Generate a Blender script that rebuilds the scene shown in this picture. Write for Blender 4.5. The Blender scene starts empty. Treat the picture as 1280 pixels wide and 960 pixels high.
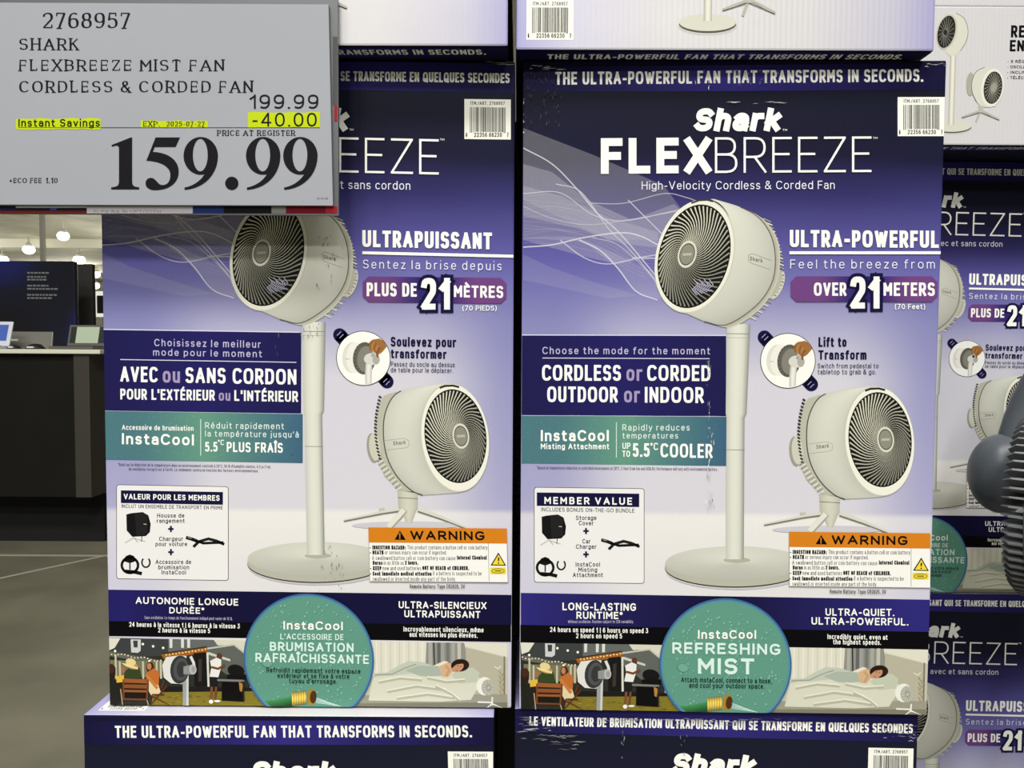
import bpy, bmesh, math, random
from mathutils import Matrix, Vector

sc = bpy.context.scene
col = sc.collection

# ------------------------------------------------------------------ camera, world, lights, exposure
FPX, PITCH, ROLL, EYE = 961.0, 0.0444, 0.0057, 1.087
fw = Vector((0, math.cos(PITCH), -math.sin(PITCH)))
up0 = Vector((0, math.sin(PITCH), math.cos(PITCH)))
ri0 = Vector((1, 0, 0))
RI = math.cos(ROLL) * ri0 + math.sin(ROLL) * up0
UP = math.cos(ROLL) * up0 - math.sin(ROLL) * ri0
CAM = Vector((0, 0, EYE))
cd = bpy.data.cameras.new('camera')
cd.sensor_width = 36.0
cd.lens = FPX / 1280 * 36.0
cd.clip_start = 0.05
cd.clip_end = 400
cam = bpy.data.objects.new('camera', cd)
m3 = Matrix((RI, UP, -fw)).transposed()
cam.matrix_world = Matrix.Translation(CAM) @ m3.to_4x4()
col.objects.link(cam)
sc.camera = cam

world = bpy.data.worlds.new('warehouse_air')
sc.world = world
world.use_nodes = True
bg = world.node_tree.nodes['Background']
bg.inputs[0].default_value = (1.0, 0.995, 0.975, 1)
bg.inputs[1].default_value = 0.16

vs = sc.view_settings
vs.view_transform = 'Standard'
vs.look = 'None'
vs.gamma = 1.0
vs.use_curve_mapping = False
vs.exposure = -0.9

CEIL = 7.5
for lx in (-3.4, -0.8, 1.8):
    for ly in (-9.0, -5.5, -2.0):
        ld = bpy.data.lights.new('high_bay_light', 'AREA')
        ld.shape = 'DISK'
        ld.size = 1.3
        ld.energy = 360
        ld.color = (1.0, 0.985, 0.955)
        lo = bpy.data.objects.new('high_bay_light', ld)
        lo.location = (lx, ly, CEIL - 0.72)
        col.objects.link(lo)


# ------------------------------------------------------------------ colour, material and mesh helpers
def lin(c):
    c = c / 255.0
    return c / 12.92 if c <= 0.04045 else ((c + 0.055) / 1.055) ** 2.4


def L(rgb):
    return (lin(rgb[0]), lin(rgb[1]), lin(rgb[2]))


def new_mat(name):
    m = bpy.data.materials.new(name)
    m.use_nodes = True
    return m, m.node_tree, m.node_tree.nodes['Principled BSDF']


def plain(name, rgb, rough=0.5, metal=0.0, noise=0.0, scale=20.0, emit=None, spec=0.5):
    m, nt, b = new_mat(name)
    c = L(rgb)
    b.inputs['Base Color'].default_value = (*c, 1)
    b.inputs['Roughness'].default_value = rough
    b.inputs['Metallic'].default_value = metal
    b.inputs['Specular IOR Level'].default_value = spec
    if noise:
        tc = nt.nodes.new('ShaderNodeTexCoord')
        n = nt.nodes.new('ShaderNodeTexNoise')
        n.inputs['Scale'].default_value = scale
        n.inputs['Detail'].default_value = 6
        r = nt.nodes.new('ShaderNodeValToRGB')
        r.color_ramp.elements[0].position = 0.3
        r.color_ramp.elements[1].position = 0.7
        r.color_ramp.elements[0].color = (*[x * (1 - noise) for x in c], 1)
        r.color_ramp.elements[1].color = (*[min(1, x * (1 + noise)) for x in c], 1)
        nt.links.new(tc.outputs['Object'], n.inputs['Vector'])
        nt.links.new(n.outputs['Fac'], r.inputs['Fac'])
        nt.links.new(r.outputs['Color'], b.inputs['Base Color'])
    if emit:
        b.inputs['Emission Color'].default_value = (*c, 1)
        b.inputs['Emission Strength'].default_value = emit
    return m


def ink_mat(name, glaze=False):
    m, nt, b = new_mat(name)
    a = nt.nodes.new('ShaderNodeAttribute')
    a.attribute_name = 'ink'
    nt.links.new(a.outputs['Color'], b.inputs['Base Color'])
    b.inputs['Roughness'].default_value = 0.42
    b.inputs['Specular IOR Level'].default_value = 0.06
    if glaze:
        nt.links.new(a.outputs['Alpha'], b.inputs['Alpha'])
    return m


INK = ink_mat('printed_ink')
GLAZE = ink_mat('printed_glaze', True)


def ramp(nt, stops):
    r = nt.nodes.new('ShaderNodeValToRGB')
    e = r.color_ramp.elements
    while len(e) < len(stops):
        e.new(0.5)
    for i, (p, c) in enumerate(stops):
        e[i].position = p
        e[i].color = (*L(c), 1)
    return r


CW, CH, CD = 0.44, 0.6943, 0.20          # carton width, height, depth


def corrugate(nt, b, sep_src, strength=0.12):
    w = nt.nodes.new('ShaderNodeTexWave')
    w.inputs['Scale'].default_value = 55
    w.inputs['Distortion'].default_value = 0.6
    n = nt.nodes.new('ShaderNodeTexNoise')
    n.inputs['Scale'].default_value = 9
    ad = nt.nodes.new('ShaderNodeMath')
    ad.operation = 'MULTIPLY_ADD'
    ad.inputs[1].default_value = 0.15
    bp = nt.nodes.new('ShaderNodeBump')
    bp.inputs['Strength'].default_value = strength
    bp.inputs['Distance'].default_value = 0.002
    nt.links.new(sep_src, w.inputs['Vector'])
    nt.links.new(sep_src, n.inputs['Vector'])
    nt.links.new(w.outputs['Fac'], ad.inputs[0])
    nt.links.new(n.outputs['Fac'], ad.inputs[2])
    nt.links.new(ad.outputs[0], bp.inputs['Height'])
    nt.links.new(bp.outputs[0], b.inputs['Normal'])


def carton_front_mat():
    m, nt, b = new_mat('carton_front_print')
    tc = nt.nodes.new('ShaderNodeTexCoord')
    sp = nt.nodes.new('ShaderNodeSeparateXYZ')
    nt.links.new(tc.outputs['Object'], sp.inputs[0])
    t = nt.nodes.new('ShaderNodeMapRange')
    t.inputs['From Min'].default_value = CH
    t.inputs['From Max'].default_value = 0
    nt.links.new(sp.outputs['Z'], t.inputs['Value'])
    edge = ramp(nt, [(0, (20, 20, 46)), (.05, (25, 27, 42)), (.15, (28, 28, 54)), (.21, (58, 56, 112)), (.30, (94, 91, 160)),
                     (.40, (130, 130, 178)), (.5, (145, 145, 186)), (.66, (160, 159, 194)), (.684, (164, 163, 196)),
                     (.692, (203, 201, 212)), (.80, (198, 196, 212))])
    mid = ramp(nt, [(0, (20, 20, 46)), (.05, (25, 27, 42)), (.14, (28, 27, 50)), (.20, (50, 47, 98)), (.27, (84, 80, 146)), (.33, (110, 108, 168)),
                    (.40, (164, 163, 194)), (.48, (202, 200, 210)), (.62, (205, 203, 212)), (.684, (206, 204, 212)),
                    (.692, (224, 222, 218)), (.80, (216, 214, 215))])
    nt.links.new(t.outputs[0], edge.inputs[0])
    nt.links.new(t.outputs[0], mid.inputs[0])
    d = nt.nodes.new('ShaderNodeMapRange')
    d.interpolation_type = 'SMOOTHSTEP'
    d.inputs['From Min'].default_value = 0.10
    d.inputs['From Max'].default_value = 0.205
    s = nt.nodes.new('ShaderNodeMath'); s.operation = 'SUBTRACT'; s.inputs[1].default_value = 0.235
    a = nt.nodes.new('ShaderNodeMath'); a.operation = 'ABSOLUTE'
    nt.links.new(sp.outputs['X'], s.inputs[0])
    nt.links.new(s.outputs[0], a.inputs[0])
    nt.links.new(a.outputs[0], d.inputs['Value'])
    mx = nt.nodes.new('ShaderNodeMix'); mx.data_type = 'RGBA'
    nt.links.new(d.outputs[0], mx.inputs[0])
    nt.links.new(mid.outputs[0], mx.inputs[6])
    nt.links.new(edge.outputs[0], mx.inputs[7])
    nt.links.new(mx.outputs[2], b.inputs['Base Color'])
    b.inputs['Roughness'].default_value = 0.42
    b.inputs['Specular IOR Level'].default_value = 0.06
    corrugate(nt, b, tc.outputs['Object'])
    return m


def carton_top_mat():
    m, nt, b = new_mat('carton_top_print')
    tc = nt.nodes.new('ShaderNodeTexCoord')
    sp = nt.nodes.new('ShaderNodeSeparateXYZ')
    nt.links.new(tc.outputs['Object'], sp.inputs[0])
    t = nt.nodes.new('ShaderNodeMapRange')
    t.inputs['From Max'].default_value = CW
    nt.links.new(sp.outputs['X'], t.inputs['Value'])
    r = ramp(nt, [(0, (160, 157, 204)), (.14, (196, 194, 212)), (.36, (206, 204, 206)), (.7, (204, 202, 205)), (.9, (188, 186, 203)), (1, (160, 158, 200))])
    nt.links.new(t.outputs[0], r.inputs[0])
    nt.links.new(r.outputs[0], b.inputs['Base Color'])
    b.inputs['Roughness'].default_value = 0.34
    corrugate(nt, b, tc.outputs['Object'], 0.35)
    return m


M_FRONT, M_TOP = carton_front_mat(), carton_top_mat()
M_SIDE = plain('carton_side_print', (17, 16, 34), 0.45, noise=0.2, scale=14)


def link_mesh(name, verts, faces, mats, parent=None, fmat=None, smooth=False):
    me = bpy.data.meshes.new(name)
    me.from_pydata(verts, [], faces)
    for m in (mats if isinstance(mats, (list, tuple)) else [mats]):
        me.materials.append(m)
    if fmat:
        me.polygons.foreach_set('material_index', fmat)
    if smooth:
        me.polygons.foreach_set('use_smooth', [True] * len(me.polygons))
    me.update()
    o = bpy.data.objects.new(name, me)
    col.objects.link(o)
    o.parent = parent
    return o


def from_bm(name, bm, mats, parent=None, smooth=False):
    me = bpy.data.meshes.new(name)
    bm.to_mesh(me)
    bm.free()
    for m in (mats if isinstance(mats, (list, tuple)) else [mats]):
        me.materials.append(m)
    if smooth:
        me.polygons.foreach_set('use_smooth', [True] * len(me.polygons))
    o = bpy.data.objects.new(name, me)
    col.objects.link(o)
    o.parent = parent
    return o


def bm_box(bm, x0, x1, y0, y1, z0, z1, bevel=0.0):
    r = bmesh.ops.create_cube(bm, size=1.0)
    for v in r['verts']:
        v.co = Vector((x0 + (v.co.x + .5) * (x1 - x0), y0 + (v.co.y + .5) * (y1 - y0), z0 + (v.co.z + .5) * (z1 - z0)))
    if bevel:
        es = list({e for v in r['verts'] for e in v.link_edges})
        bmesh.ops.bevel(bm, geom=es, offset=bevel, segments=2, affect='EDGES', profile=0.6)


def box(name, mats, parent, *dims, bevel=0.0):
    bm = bmesh.new()
    bm_box(bm, *dims, bevel=bevel)
    return from_bm(name, bm, mats, parent)


def empty(name, loc=(0, 0, 0), rot=(0, 0, 0)):
    o = bpy.data.objects.new(name, None)
    o.empty_display_size = 0.05
    o.location = loc
    o.rotation_euler = rot
    col.objects.link(o)
    return o


def tag(o, label, cat=None, group=None, kind=None):
    if label: o['label'] = label
    if cat: o['category'] = cat
    if group: o['group'] = group
    if kind: o['kind'] = kind
    return o


# ------------------------------------------------------------------ pixel -> point on a plane that stands in the place
class Plane:
    """px(x, y) gives (u, v) in metres on a standing panel whose lower left corner is o."""
    def __init__(self, o, yaw):
        self.o = Vector(o)
        self.u = Vector((math.cos(yaw), math.sin(yaw), 0))
        self.n = Vector((math.sin(yaw), -math.cos(yaw), 0))

    def __call__(self, x, y):
        d = fw + RI * ((x - 640) / FPX) + UP * ((480 - y) / FPX)
        t = (self.o - CAM).dot(self.n) / d.dot(self.n)
        p = CAM + d * t - self.o
        return p.dot(self.u), p.z


# ------------------------------------------------------------------ stroke lettering (skeleton glyphs, any weight)
def A(cx, cy, rx, ry, a0, a1):
    return ('arc', cx, cy, rx, ry, a0, a1)


def O_(cx, cy, rx, ry):
    return [A(cx, cy, rx, ry, 90, 450)]


GL = {
 'A': (.70, [[(0, 0), (.35, 1), (.70, 0)], [(.12, .32), (.58, .32)]]),
 'B': (.55, [[(0, 0), (0, 1)], [(.02, 1), (.28, 1), A(.28, .76, .23, .24, 90, -90)], [(.02, .52), (.28, .52), A(.28, .26, .27, .26, 90, -90), (.02, 0)]]),
 'C': (.64, [[A(.35, .5, .35, .5, 42, 318)]]),
 'D': (.62, [[(0, .5), (0, 1), (.24, 1), A(.24, .5, .38, .5, 90, -90), (0, 0), (0, .5)]]),
 'E': (.47, [[(.47, 1), (0, 1), (0, 0), (.47, 0)], [(0, .52), (.41, .52)]]),
 'F': (.45, [[(.45, 1), (0, 1), (0, 0)], [(0, .50), (.40, .50)]]),
 'G': (.68, [[A(.35, .5, .35, .5, 45, 312), (.66, .22), (.66, .45), (.40, .45)]]),
 'H': (.60, [[(0, 0), (0, 1)], [(.60, 0), (.60, 1)], [(0, .52), (.60, .52)]]),
 'I': (.0, [[(0, 0), (0, 1)]]),
 'J': (.40, [[(.40, 1), (.40, .25), A(.2, .22, .2, .22, 0, -170)]]),
 'K': (.55, [[(0, 0), (0, 1)], [(.53, 1), (.02, .42)], [(.18, .60), (.56, 0)]]),
 'L': (.45, [[(0, 1), (0, 0), (.45, 0)]]),
 'M': (.72, [[(0, 0), (0, 1), (.36, .38), (.72, 1), (.72, 0)]]),
 'N': (.60, [[(0, 0), (0, 1), (.60, 0), (.60, 1)]]),
 'O': (.72, [O_(.36, .5, .36, .5)]),
 'P': (.53, [[(0, 0), (0, 1)], [(.02, 1), (.26, 1), A(.26, .71, .27, .29, 90, -90), (.02, .42)]]),
 'Q': (.72, [O_(.36, .5, .36, .5), [(.42, .28), (.74, -.04)]]),
 'R': (.55, [[(0, 0), (0, 1)], [(.02, 1), (.27, 1), A(.27, .72, .27, .28, 90, -90), (.02, .44)], [(.27, .44), (.56, 0)]]),
 'S': (.54, [[A(.27, .755, .26, .245, 28, 270), A(.27, .255, .27, .255, 90, -152)]]),
 'T': (.56, [[(0, 1), (.56, 1)], [(.28, 1), (.28, 0)]]),
 'U': (.60, [[(0, 1), (0, .3), A(.30, .3, .30, .30, 180, 360), (.60, 1)]]),
 'V': (.66, [[(0, 1), (.33, 0), (.66, 1)]]),
 'W': (1.0, [[(0, 1), (.26, 0), (.50, .9), (.74, 0), (1.0, 1)]]),
 'X': (.60, [[(0, 1), (.60, 0)], [(0, 0), (.60, 1)]]),
 'Y': (.62, [[(0, 1), (.31, .45), (.62, 1)], [(.31, .45), (.31, 0)]]),
 'Z': (.54, [[(0, 1), (.54, 1), (0, 0), (.55, 0)]]),
 'a': (.44, [[A(.22, .48, .21, .24, 150, 0), (.44, 0)], [(.44, .42), (.2, .42), A(.2, .21, .2, .21, 90, 270), (.28, 0), (.44, .14)]]),
 'b': (.48, [[(0, 0), (0, 1)], O_(.24, .36, .24, .36)]),
 'c': (.44, [[A(.25, .36, .25, .36, 45, 315)]]),
 'd': (.48, [[(.48, 0), (.48, 1)], O_(.24, .36, .24, .36)]),
 'e': (.48, [[(.03, .38), (.46, .38)], [A(.24, .36, .24, .36, 3, 318)]]),
 'f': (.30, [[(.10, 0), (.10, .78), A(.28, .8, .18, .2, 180, 90), (.32, 1)], [(0, .70), (.28, .70)]]),
 'g': (.48, [O_(.24, .37, .24, .35), [(.48, .72), (.48, -.02), A(.24, -.04, .24, .22, 0, -150)]]),
 'h': (.44, [[(0, 0), (0, 1)], [(0, .40), A(.22, .46, .22, .26, 170, 0), (.44, 0)]]),
 'i': (.0, [[(0, 0), (0, .68)], [(0, 1.03), (0, 1.05)]]),
 'j': (.12, [[(.12, .70), (.12, -.05), A(0, -.07, .12, .16, 0, -90)], [(.12, 1.03), (.12, 1.05)]]),
 'k': (.42, [[(0, 0), (0, 1)], [(.40, .70), (.01, .28)], [(.14, .42), (.43, 0)]]),
 'l': (.0, [[(0, 0), (0, 1)]]),
 'm': (.74, [[(0, 0), (0, .70)], [(0, .42), A(.185, .46, .185, .26, 170, 0), (.37, 0)], [(.37, .42), A(.555, .46, .185, .26, 170, 0), (.74, 0)]]),
 'n': (.44, [[(0, 0), (0, .70)], [(0, .40), A(.22, .46, .22, .26, 170, 0), (.44, 0)]]),
 'o': (.50, [O_(.25, .36, .25, .36)]),
 'p': (.48, [[(0, -.25), (0, .70)], O_(.24, .36, .24, .36)]),
 'q': (.48, [[(.48, -.25), (.48, .70)], O_(.24, .36, .24, .36)]),
 'r': (.26, [[(0, 0), (0, .70)], [(0, .40), A(.22, .46, .22, .25, 170, 80)]]),
 's': (.40, [[A(.2, .54, .19, .18, 30, 270), A(.2, .18, .2, .18, 90, -150)]]),
 't': (.30, [[(.10, .92), (.10, .18), A(.26, .18, .16, .18, 180, 280)], [(0, .70), (.28, .70)]]),
 'u': (.44, [[(0, .70), (0, .26), A(.22, .26, .22, .26, 180, 350)], [(.44, .70), (.44, 0)]]),
 'v': (.46, [[(0, .70), (.23, 0), (.46, .70)]]),
 'w': (.74, [[(0, .70), (.19, 0), (.37, .66), (.55, 0), (.74, .70)]]),
 'x': (.44, [[(0, .70), (.44, 0)], [(0, 0), (.44, .70)]]),
 'y': (.46, [[(0, .70), (.23, .04)], [(.46, .70), (.16, -.2), (.03, -.23)]]),
 'z': (.40, [[(0, .70), (.40, .70), (0, 0), (.41, 0)]]),
 '0': (.54, [O_(.27, .5, .27, .5)]),
 '1': (.26, [[(.26, 0), (.26, 1)], [(.0, .72), (.26, .95)]]),
 '2': (.52, [[A(.26, .73, .26, .27, 170, -35), (0, 0), (.53, 0)]]),
 '3': (.50, [[(.02, 1), (.46, 1), (.22, .6), A(.22, .30, .28, .30, 90, -155)]]),
 '4': (.58, [[(.42, 0), (.42, 1)], [(.40, 1), (0, .26), (.58, .26)]]),
 '5': (.50, [[(.46, 1), (.06, 1), (.03, .54), A(.23, .31, .27, .31, 118, -152)]]),
 '6': (.52, [O_(.26, .31, .26, .31), [(.0, .34), A(.30, .5, .30, .5, 190, 62)]]),
 '7': (.50, [[(0, 1), (.50, 1), (.16, 0)]]),
 '8': (.52, [O_(.26, .77, .22, .23), O_(.26, .27, .26, .27)]),
 '9': (.52, [O_(.26, .69, .26, .31), [(.52, .66), A(.22, .5, .30, .5, 10, -118)]]),
 '.': (.02, [[(0, 0), (.02, 0)]]), ',': (.04, [[(.04, .03), (0, -.13)]]), ':': (.02, [[(0, .05), (.02, .05)], [(0, .6), (.02, .6)]]),
 '-': (.26, [[(.03, .38), (.25, .38)]]), "'": (.0, [[(0, .78), (0, 1)]]), '|': (0, [[(0, -.15), (0, 1)]]),
 '(': (.18, [[A(.3, .42, .28, .62, 115, 245)]]), ')': (.18, [[A(-.12, .42, .28, .62, 65, -65)]]),
 '&': (.66, [[(.66, 0), (.14, .68), A(.28, .80, .17, .2, 200, -20), (.06, .42), A(.25, .23, .25, .23, 150, 300), (.62, .44)]]),
 '+': (.46, [[(0, .4), (.46, .4)], [(.23, .15), (.23, .65)]]), '*': (.2, [[(.1, .7), (.1, 1)], [(0, .78), (.2, .92)], [(0, .92), (.2, .78)]]),
 '%': (.7, [O_(.14, .78, .14, .2), O_(.56, .2, .14, .2), [(.58, 1), (.12, 0)]]),
 '°': (.22, [O_(.11, .86, .11, .14)]), '/': (.3, [[(0, 0), (.3, 1)]]), '•': (.12, [[(0, .36), (.1, .36)]]), '!': (0, [[(0, .35), (0, 1)], [(0, 0), (0, .02)]]),
}
ACC = {'É': ('E', 1, 1), 'È': ('E', -1, 1), 'Î': ('I', 0, 1), 'é': ('e', 1, 0), 'è': ('e', -1, 0), 'ê': ('e', 0, 0), 'à': ('a', -1, 0), 'î': ('i', 0, 0)}
for k, (base, d, upper) in ACC.items():
    w, st = GL[base]
    c, y = w / 2, (1.16 if upper else .86)
    if d:
        ac = [[(c - .07 * d, y), (c + .09 * d, y + .16)]]
    else:
        ac = [[(c - .15, y), (c, y + .14), (c + .15, y)]]
    GL[k] = (w, (st[:1] if base == 'i' else st) + ac)


def sgnpow(v, p):
    return math.copysign(abs(v) ** p, v)


def flatten(stroke, sq, n):
    out = []
    for it in stroke:
        if it[0] == 'arc':
            _, cx, cy, rx, ry, a0, a1 = it
            k = max(3, int(abs(a1 - a0) / 360 * n))
            for i in range(k + 1):
                a = math.radians(a0 + (a1 - a0) * i / k)
                out.append((cx + rx * sgnpow(math.cos(a), 2 / sq), cy + ry * sgnpow(math.sin(a), 2 / sq)))
        else:
            out.append(it)
    res = []
    for p in out:
        if not res or abs(p[0] - res[-1][0]) + abs(p[1] - res[-1][1]) > 1e-4:
            res.append(p)
    return res


def ribbon(pts, width, closed=False, cap=0.0):
    """quads of a stroked polyline; width is a number or a function of the direction angle and the position along it"""
    P = [Vector(p) for p in pts]
    if closed and (P[0] - P[-1]).length < 1e-6:
        P.pop()
    n = len(P)
    if n < 2:
        return [], []
    if not closed and cap:
        d0, d1 = (P[0] - P[1]), (P[-1] - P[-2])
        P[0] = P[0] + d0.normalized() * cap
        P[-1] = P[-1] + d1.normalized() * cap
    vs_, fs = [], []
    for i in range(n):
        a = P[i] - P[i - 1] if (closed or i > 0) else P[1] - P[0]
        b = P[(i + 1) % n] - P[i] if (closed or i < n - 1) else P[-1] - P[-2]
        if a.length < 1e-9: a = b
        if b.length < 1e-9: b = a
        a, b = a.normalized(), b.normalized()
        t = a + b
        t = t.normalized() if t.length > 1e-4 else a
        nrm = Vector((-t.y, t.x))
        cosh = max(0.58, abs(nrm.dot(Vector((-a.y, a.x)))))
        w = width(math.atan2(t.y, t.x), i / max(1, n - 1)) if callable(width) else width
        h = w / 2 / cosh
        vs_ += [tuple(P[i] + nrm * h), tuple(P[i] - nrm * h)]
    for i in range(n if closed else n - 1):
        j = (i + 1) % n
        fs.append((2 * i, 2 * i + 1, 2 * j + 1, 2 * j))
    return vs_, fs


class Art:
    """flat print: coloured polygons in pixel (or panel) coordinates, each on its own thin layer of ink"""
    def __init__(self, mapper=None, du=0.0, dv=0.0):
        self.map = mapper or (lambda x, y: (x, y))
        self.du, self.dv = du, dv
        self.V, self.F, self.C, self.lay = [], [], [], 0

    def add(self, vs_, fs, color, layer=None, alpha=1.0):
        base = len(self.V)
        lay = self.lay if layer is None else layer
        cols = []
        for (x, y) in vs_:
            u, v = self.map(x, y)
            self.V.append((u + self.du, v + self.dv, lay))
            cols.append(color(x, y) if callable(color) else color)
        for f in fs:
            self.F.append(tuple(base + i for i in f))
            self.C.append([(*L(cols[i][:3]), cols[i][3] if len(cols[i]) > 3 else alpha) for i in f])

    def poly(self, pts, color, layer=None, alpha=1.0):
        self.add(pts, [tuple(range(len(pts)))], color, layer, alpha)

    def up(self, n=1):
        self.lay += n
        return self

    def rect(self, x0, y0, x1, y1, color, s=0.0, layer=None):
        w = x1 - x0
        self.poly([(x0, y0), (x1, y0 + s * w), (x1, y1 + s * w), (x0, y1)], color, layer)

    def rrect(self, x0, y0, x1, y1, r, color, s=0.0, layer=None):
        pts = []
        for cx, cy, a0 in ((x1 - r, y0 + r, -90), (x1 - r, y1 - r, 0), (x0 + r, y1 - r, 90), (x0 + r, y0 + r, 180)):
            for k in range(6):
                a = math.radians(a0 + 18 * k)
                x, y = cx + r * math.cos(a), cy + r * math.sin(a)
                pts.append((x, y + s * (x - x0)))
        self.poly(pts, color, layer)

    def ell(self, cx, cy, rx, ry, color, tilt=0.0, n=36, layer=None, a0=0, a1=360):
        c, s = math.cos(tilt), math.sin(tilt)
        pts = []
        k = n if a1 - a0 >= 360 else n + 1
        for i in range(k):
            a = math.radians(a0 + (a1 - a0) * i / n)
            x, y = rx * math.cos(a), ry * math.sin(a)
            pts.append((cx + x * c - y * s, cy + x * s + y * c))
        self.poly(pts, color, layer)

    def line(self, pts, w, color, closed=False, cap=0.0, layer=None, alpha=1.0):
        lay = self.lay if layer is None else layer
        runs = [list(pts)]
        if not closed and cap:                       # break at sharp corners so that both legs keep their weight
            runs = [[pts[0]]]
            for i in range(1, len(pts)):
                runs[-1].append(pts[i])
                if i < len(pts) - 1:
                    p, q = Vector(pts[i]) - Vector(pts[i - 1]), Vector(pts[i + 1]) - Vector(pts[i])
                    if p.length > 1e-9 and q.length > 1e-9 and p.normalized().dot(q.normalized()) < -.25:
                        runs.append([pts[i]])
        for k, r in enumerate(runs):
            v, f = ribbon(r, w, closed, cap * (1.0 if len(runs) == 1 else .75))
            if v: self.add(v, f, color, lay + .13 * k, alpha)

    def loft(self, c0, c1, color, k=6, layer=None):
        """ruled surface between two curves with equal point counts, colour(s, t)"""
        n = len(c0)
        vs_, fs, cl = [], [], []
        for i in range(n):
            for j in range(k + 1):
                t = j / k
                vs_.append((c0[i][0] * (1 - t) + c1[i][0] * t, c0[i][1] * (1 - t) + c1[i][1] * t))
                cl.append(color(i / (n - 1), t))
        for i in range(n - 1):
            for j in range(k):
                a = i * (k + 1) + j
                fs.append((a, a + 1, a + k + 2, a + k + 1))
        it = iter(cl)
        self.add(vs_, fs, lambda x, y: next(it), layer)

    def text(self, s, x0, yb, x1, cap, color, weight=.16, yb1=None, sq=2.3, gap=.20, shear=0.0, serif=0.0, n=20, layer=None, grow=0.0):
        """letters fitted between x0 and x1 on a baseline from yb to yb1; weight is a fraction of the cap height"""
        yb1 = yb if yb1 is None else yb1
        wt = weight * cap
        lay0 = self.lay if layer is None else layer
        adv, cnt, nsp = 0.0, 0, 0
        gap_ = gap
        for ch in s:
            if ch == ' ':
                adv += .30
                nsp += 1
            else:
                adv += GL[ch][0] + gap_
                cnt += 1
        adv = max(adv - gap_, .02)
        tot = x1 - x0 - shear * cap
        kx = (tot - (cnt + nsp * .8) * wt) / adv
        if kx < .15 * cap:
            wt = max(.05 * cap, (tot - adv * .15 * cap) / (cnt + nsp * .8))
            kx = (tot - (cnt + nsp * .8) * wt) / adv
        sl = (yb1 - yb) / (x1 - x0)
        X = x0
        H = cap - wt

        def place(gx, gy, ox):
            yy = gy * H + wt / 2
            xx = ox + wt / 2 + gx * kx + shear * yy
            return (xx, yb + sl * (xx - x0) - yy)
        for ch in s:
            if ch == ' ':
                X += .30 * kx + .8 * wt
                continue
            w, st = GL[ch]
            for si, stroke in enumerate(st):
                layer = lay0 + .25 * si
                fp = flatten(stroke, sq, n)
                pts = [place(px_, py_, X) for px_, py_ in fp]
                closed = len(pts) > 4 and (Vector(pts[0]) - Vector(pts[-1])).length < 1e-3 * cap
                if serif:
                    thin = serif * cap

                    def wd(a, t, thin=thin):
                        q = abs(math.sin(-a - math.radians(14)))
                        return thin + (wt - thin) * q ** 2.2
                    dot = len(fp) == 2 and abs(fp[0][0] - fp[1][0]) < .05 and abs(fp[0][1] - fp[1][1]) < .05
                    if dot:
                        cx, cy = pts[0]
                        self.ell(cx, cy, wt * .55, wt * .55, color, n=16, layer=layer)
                        continue
                    self.line(pts, wd, color, closed, thin * .5, layer)
                    if not closed:
                        for e, q in ((0, 1), (-1, -2)):
                            dx, dy = fp[e][0] - fp[q][0], fp[e][1] - fp[q][1]
                            ex, ey = pts[e]
                            if stroke[e][0] == 'arc':
                                continue
                            if abs(dy) > 1.2 * abs(dx) and (fp[e][1] < .02 or fp[e][1] > .98):
                                h = wt * .5 + .085 * cap
                                yy = ey + (wt / 2 - thin / 2) * (1 if fp[e][1] < .5 else -1)
                                self.line([(ex, ey), (ex, yy)], wt * .8, color, layer=layer + .9)
                                self.line([(ex - h, yy), (ex + h, yy)], thin, color, layer=layer + 1.2)
                            elif abs(dy) < .1 and ch in 'EFLTZ257':
                                up_ = 1 if fp[e][1] < .3 else -1
                                if abs(fp[e][1] - .5) < .1:
                                    self.line([(ex, ey - .08 * cap), (ex, ey + .08 * cap)], thin, color, layer=layer + 1.2)
                                else:
                                    self.line([(ex, ey), (ex, ey - up_ * .17 * cap)], thin * 1.3, color, layer=layer + 1.2)
                else:
                    self.line(pts, wt + 2 * grow, color, closed, wt / 2 + grow, layer)
            X += (w + gap_) * kx + wt

    def build(self, name, parent, mat=None, side='front', step=0.00003, base=0.0001, clamp=True):
        verts = []
        for (u, v, l) in self.V:
            if side == 'front' and clamp: u, v = min(max(u, .0008), CW - .0008), min(max(v, .0008), CH - .0008)
            d = base + step * l
            verts.append((u, -d, v) if side == 'front' else (u, v, CH + d) if side == 'top' else (-d, u, v))
        me = bpy.data.meshes.new(name)
        me.from_pydata(verts, [], self.F)
        at = me.color_attributes.new('ink', 'FLOAT_COLOR', 'CORNER')
        buf = []
        for f in self.C:
            for c in f:
                buf.extend(c)
        at.data.foreach_set('color', buf)
        me.materials.append(mat or INK)
        o = bpy.data.objects.new(name, me)
        col.objects.link(o)
        o.parent = parent
        return o


# ------------------------------------------------------------------ where the cartons stand
BASE = CH + .0015                                                     # top of the lower layer
PE = Plane((0.0096, 0.8207, BASE), -0.019)                    # English carton
PF = Plane((-0.4385, 0.8251, BASE), -0.0042)                  # French carton
FR_DU = -0.0035                                               # French print sits a hair to the left

WHITE, OFFW, NAVY, BLACK = (242, 242, 236), (228, 227, 226), (31, 28, 82), (8, 8, 12)
LILAC, DARK = (158, 144, 180), (22, 20, 58)
random.seed(7)


def navy_grad(x0, x1, a=(24, 22, 62), b=(44, 40, 112)):
    def f(x, y):
        t = max(0, min(1, (x - x0) / (x1 - x0)))
        k = 1 - abs(2 * t - 1)
        return tuple(a[i] + (b[i] - a[i]) * k for i in range(3))
    return f


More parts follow.
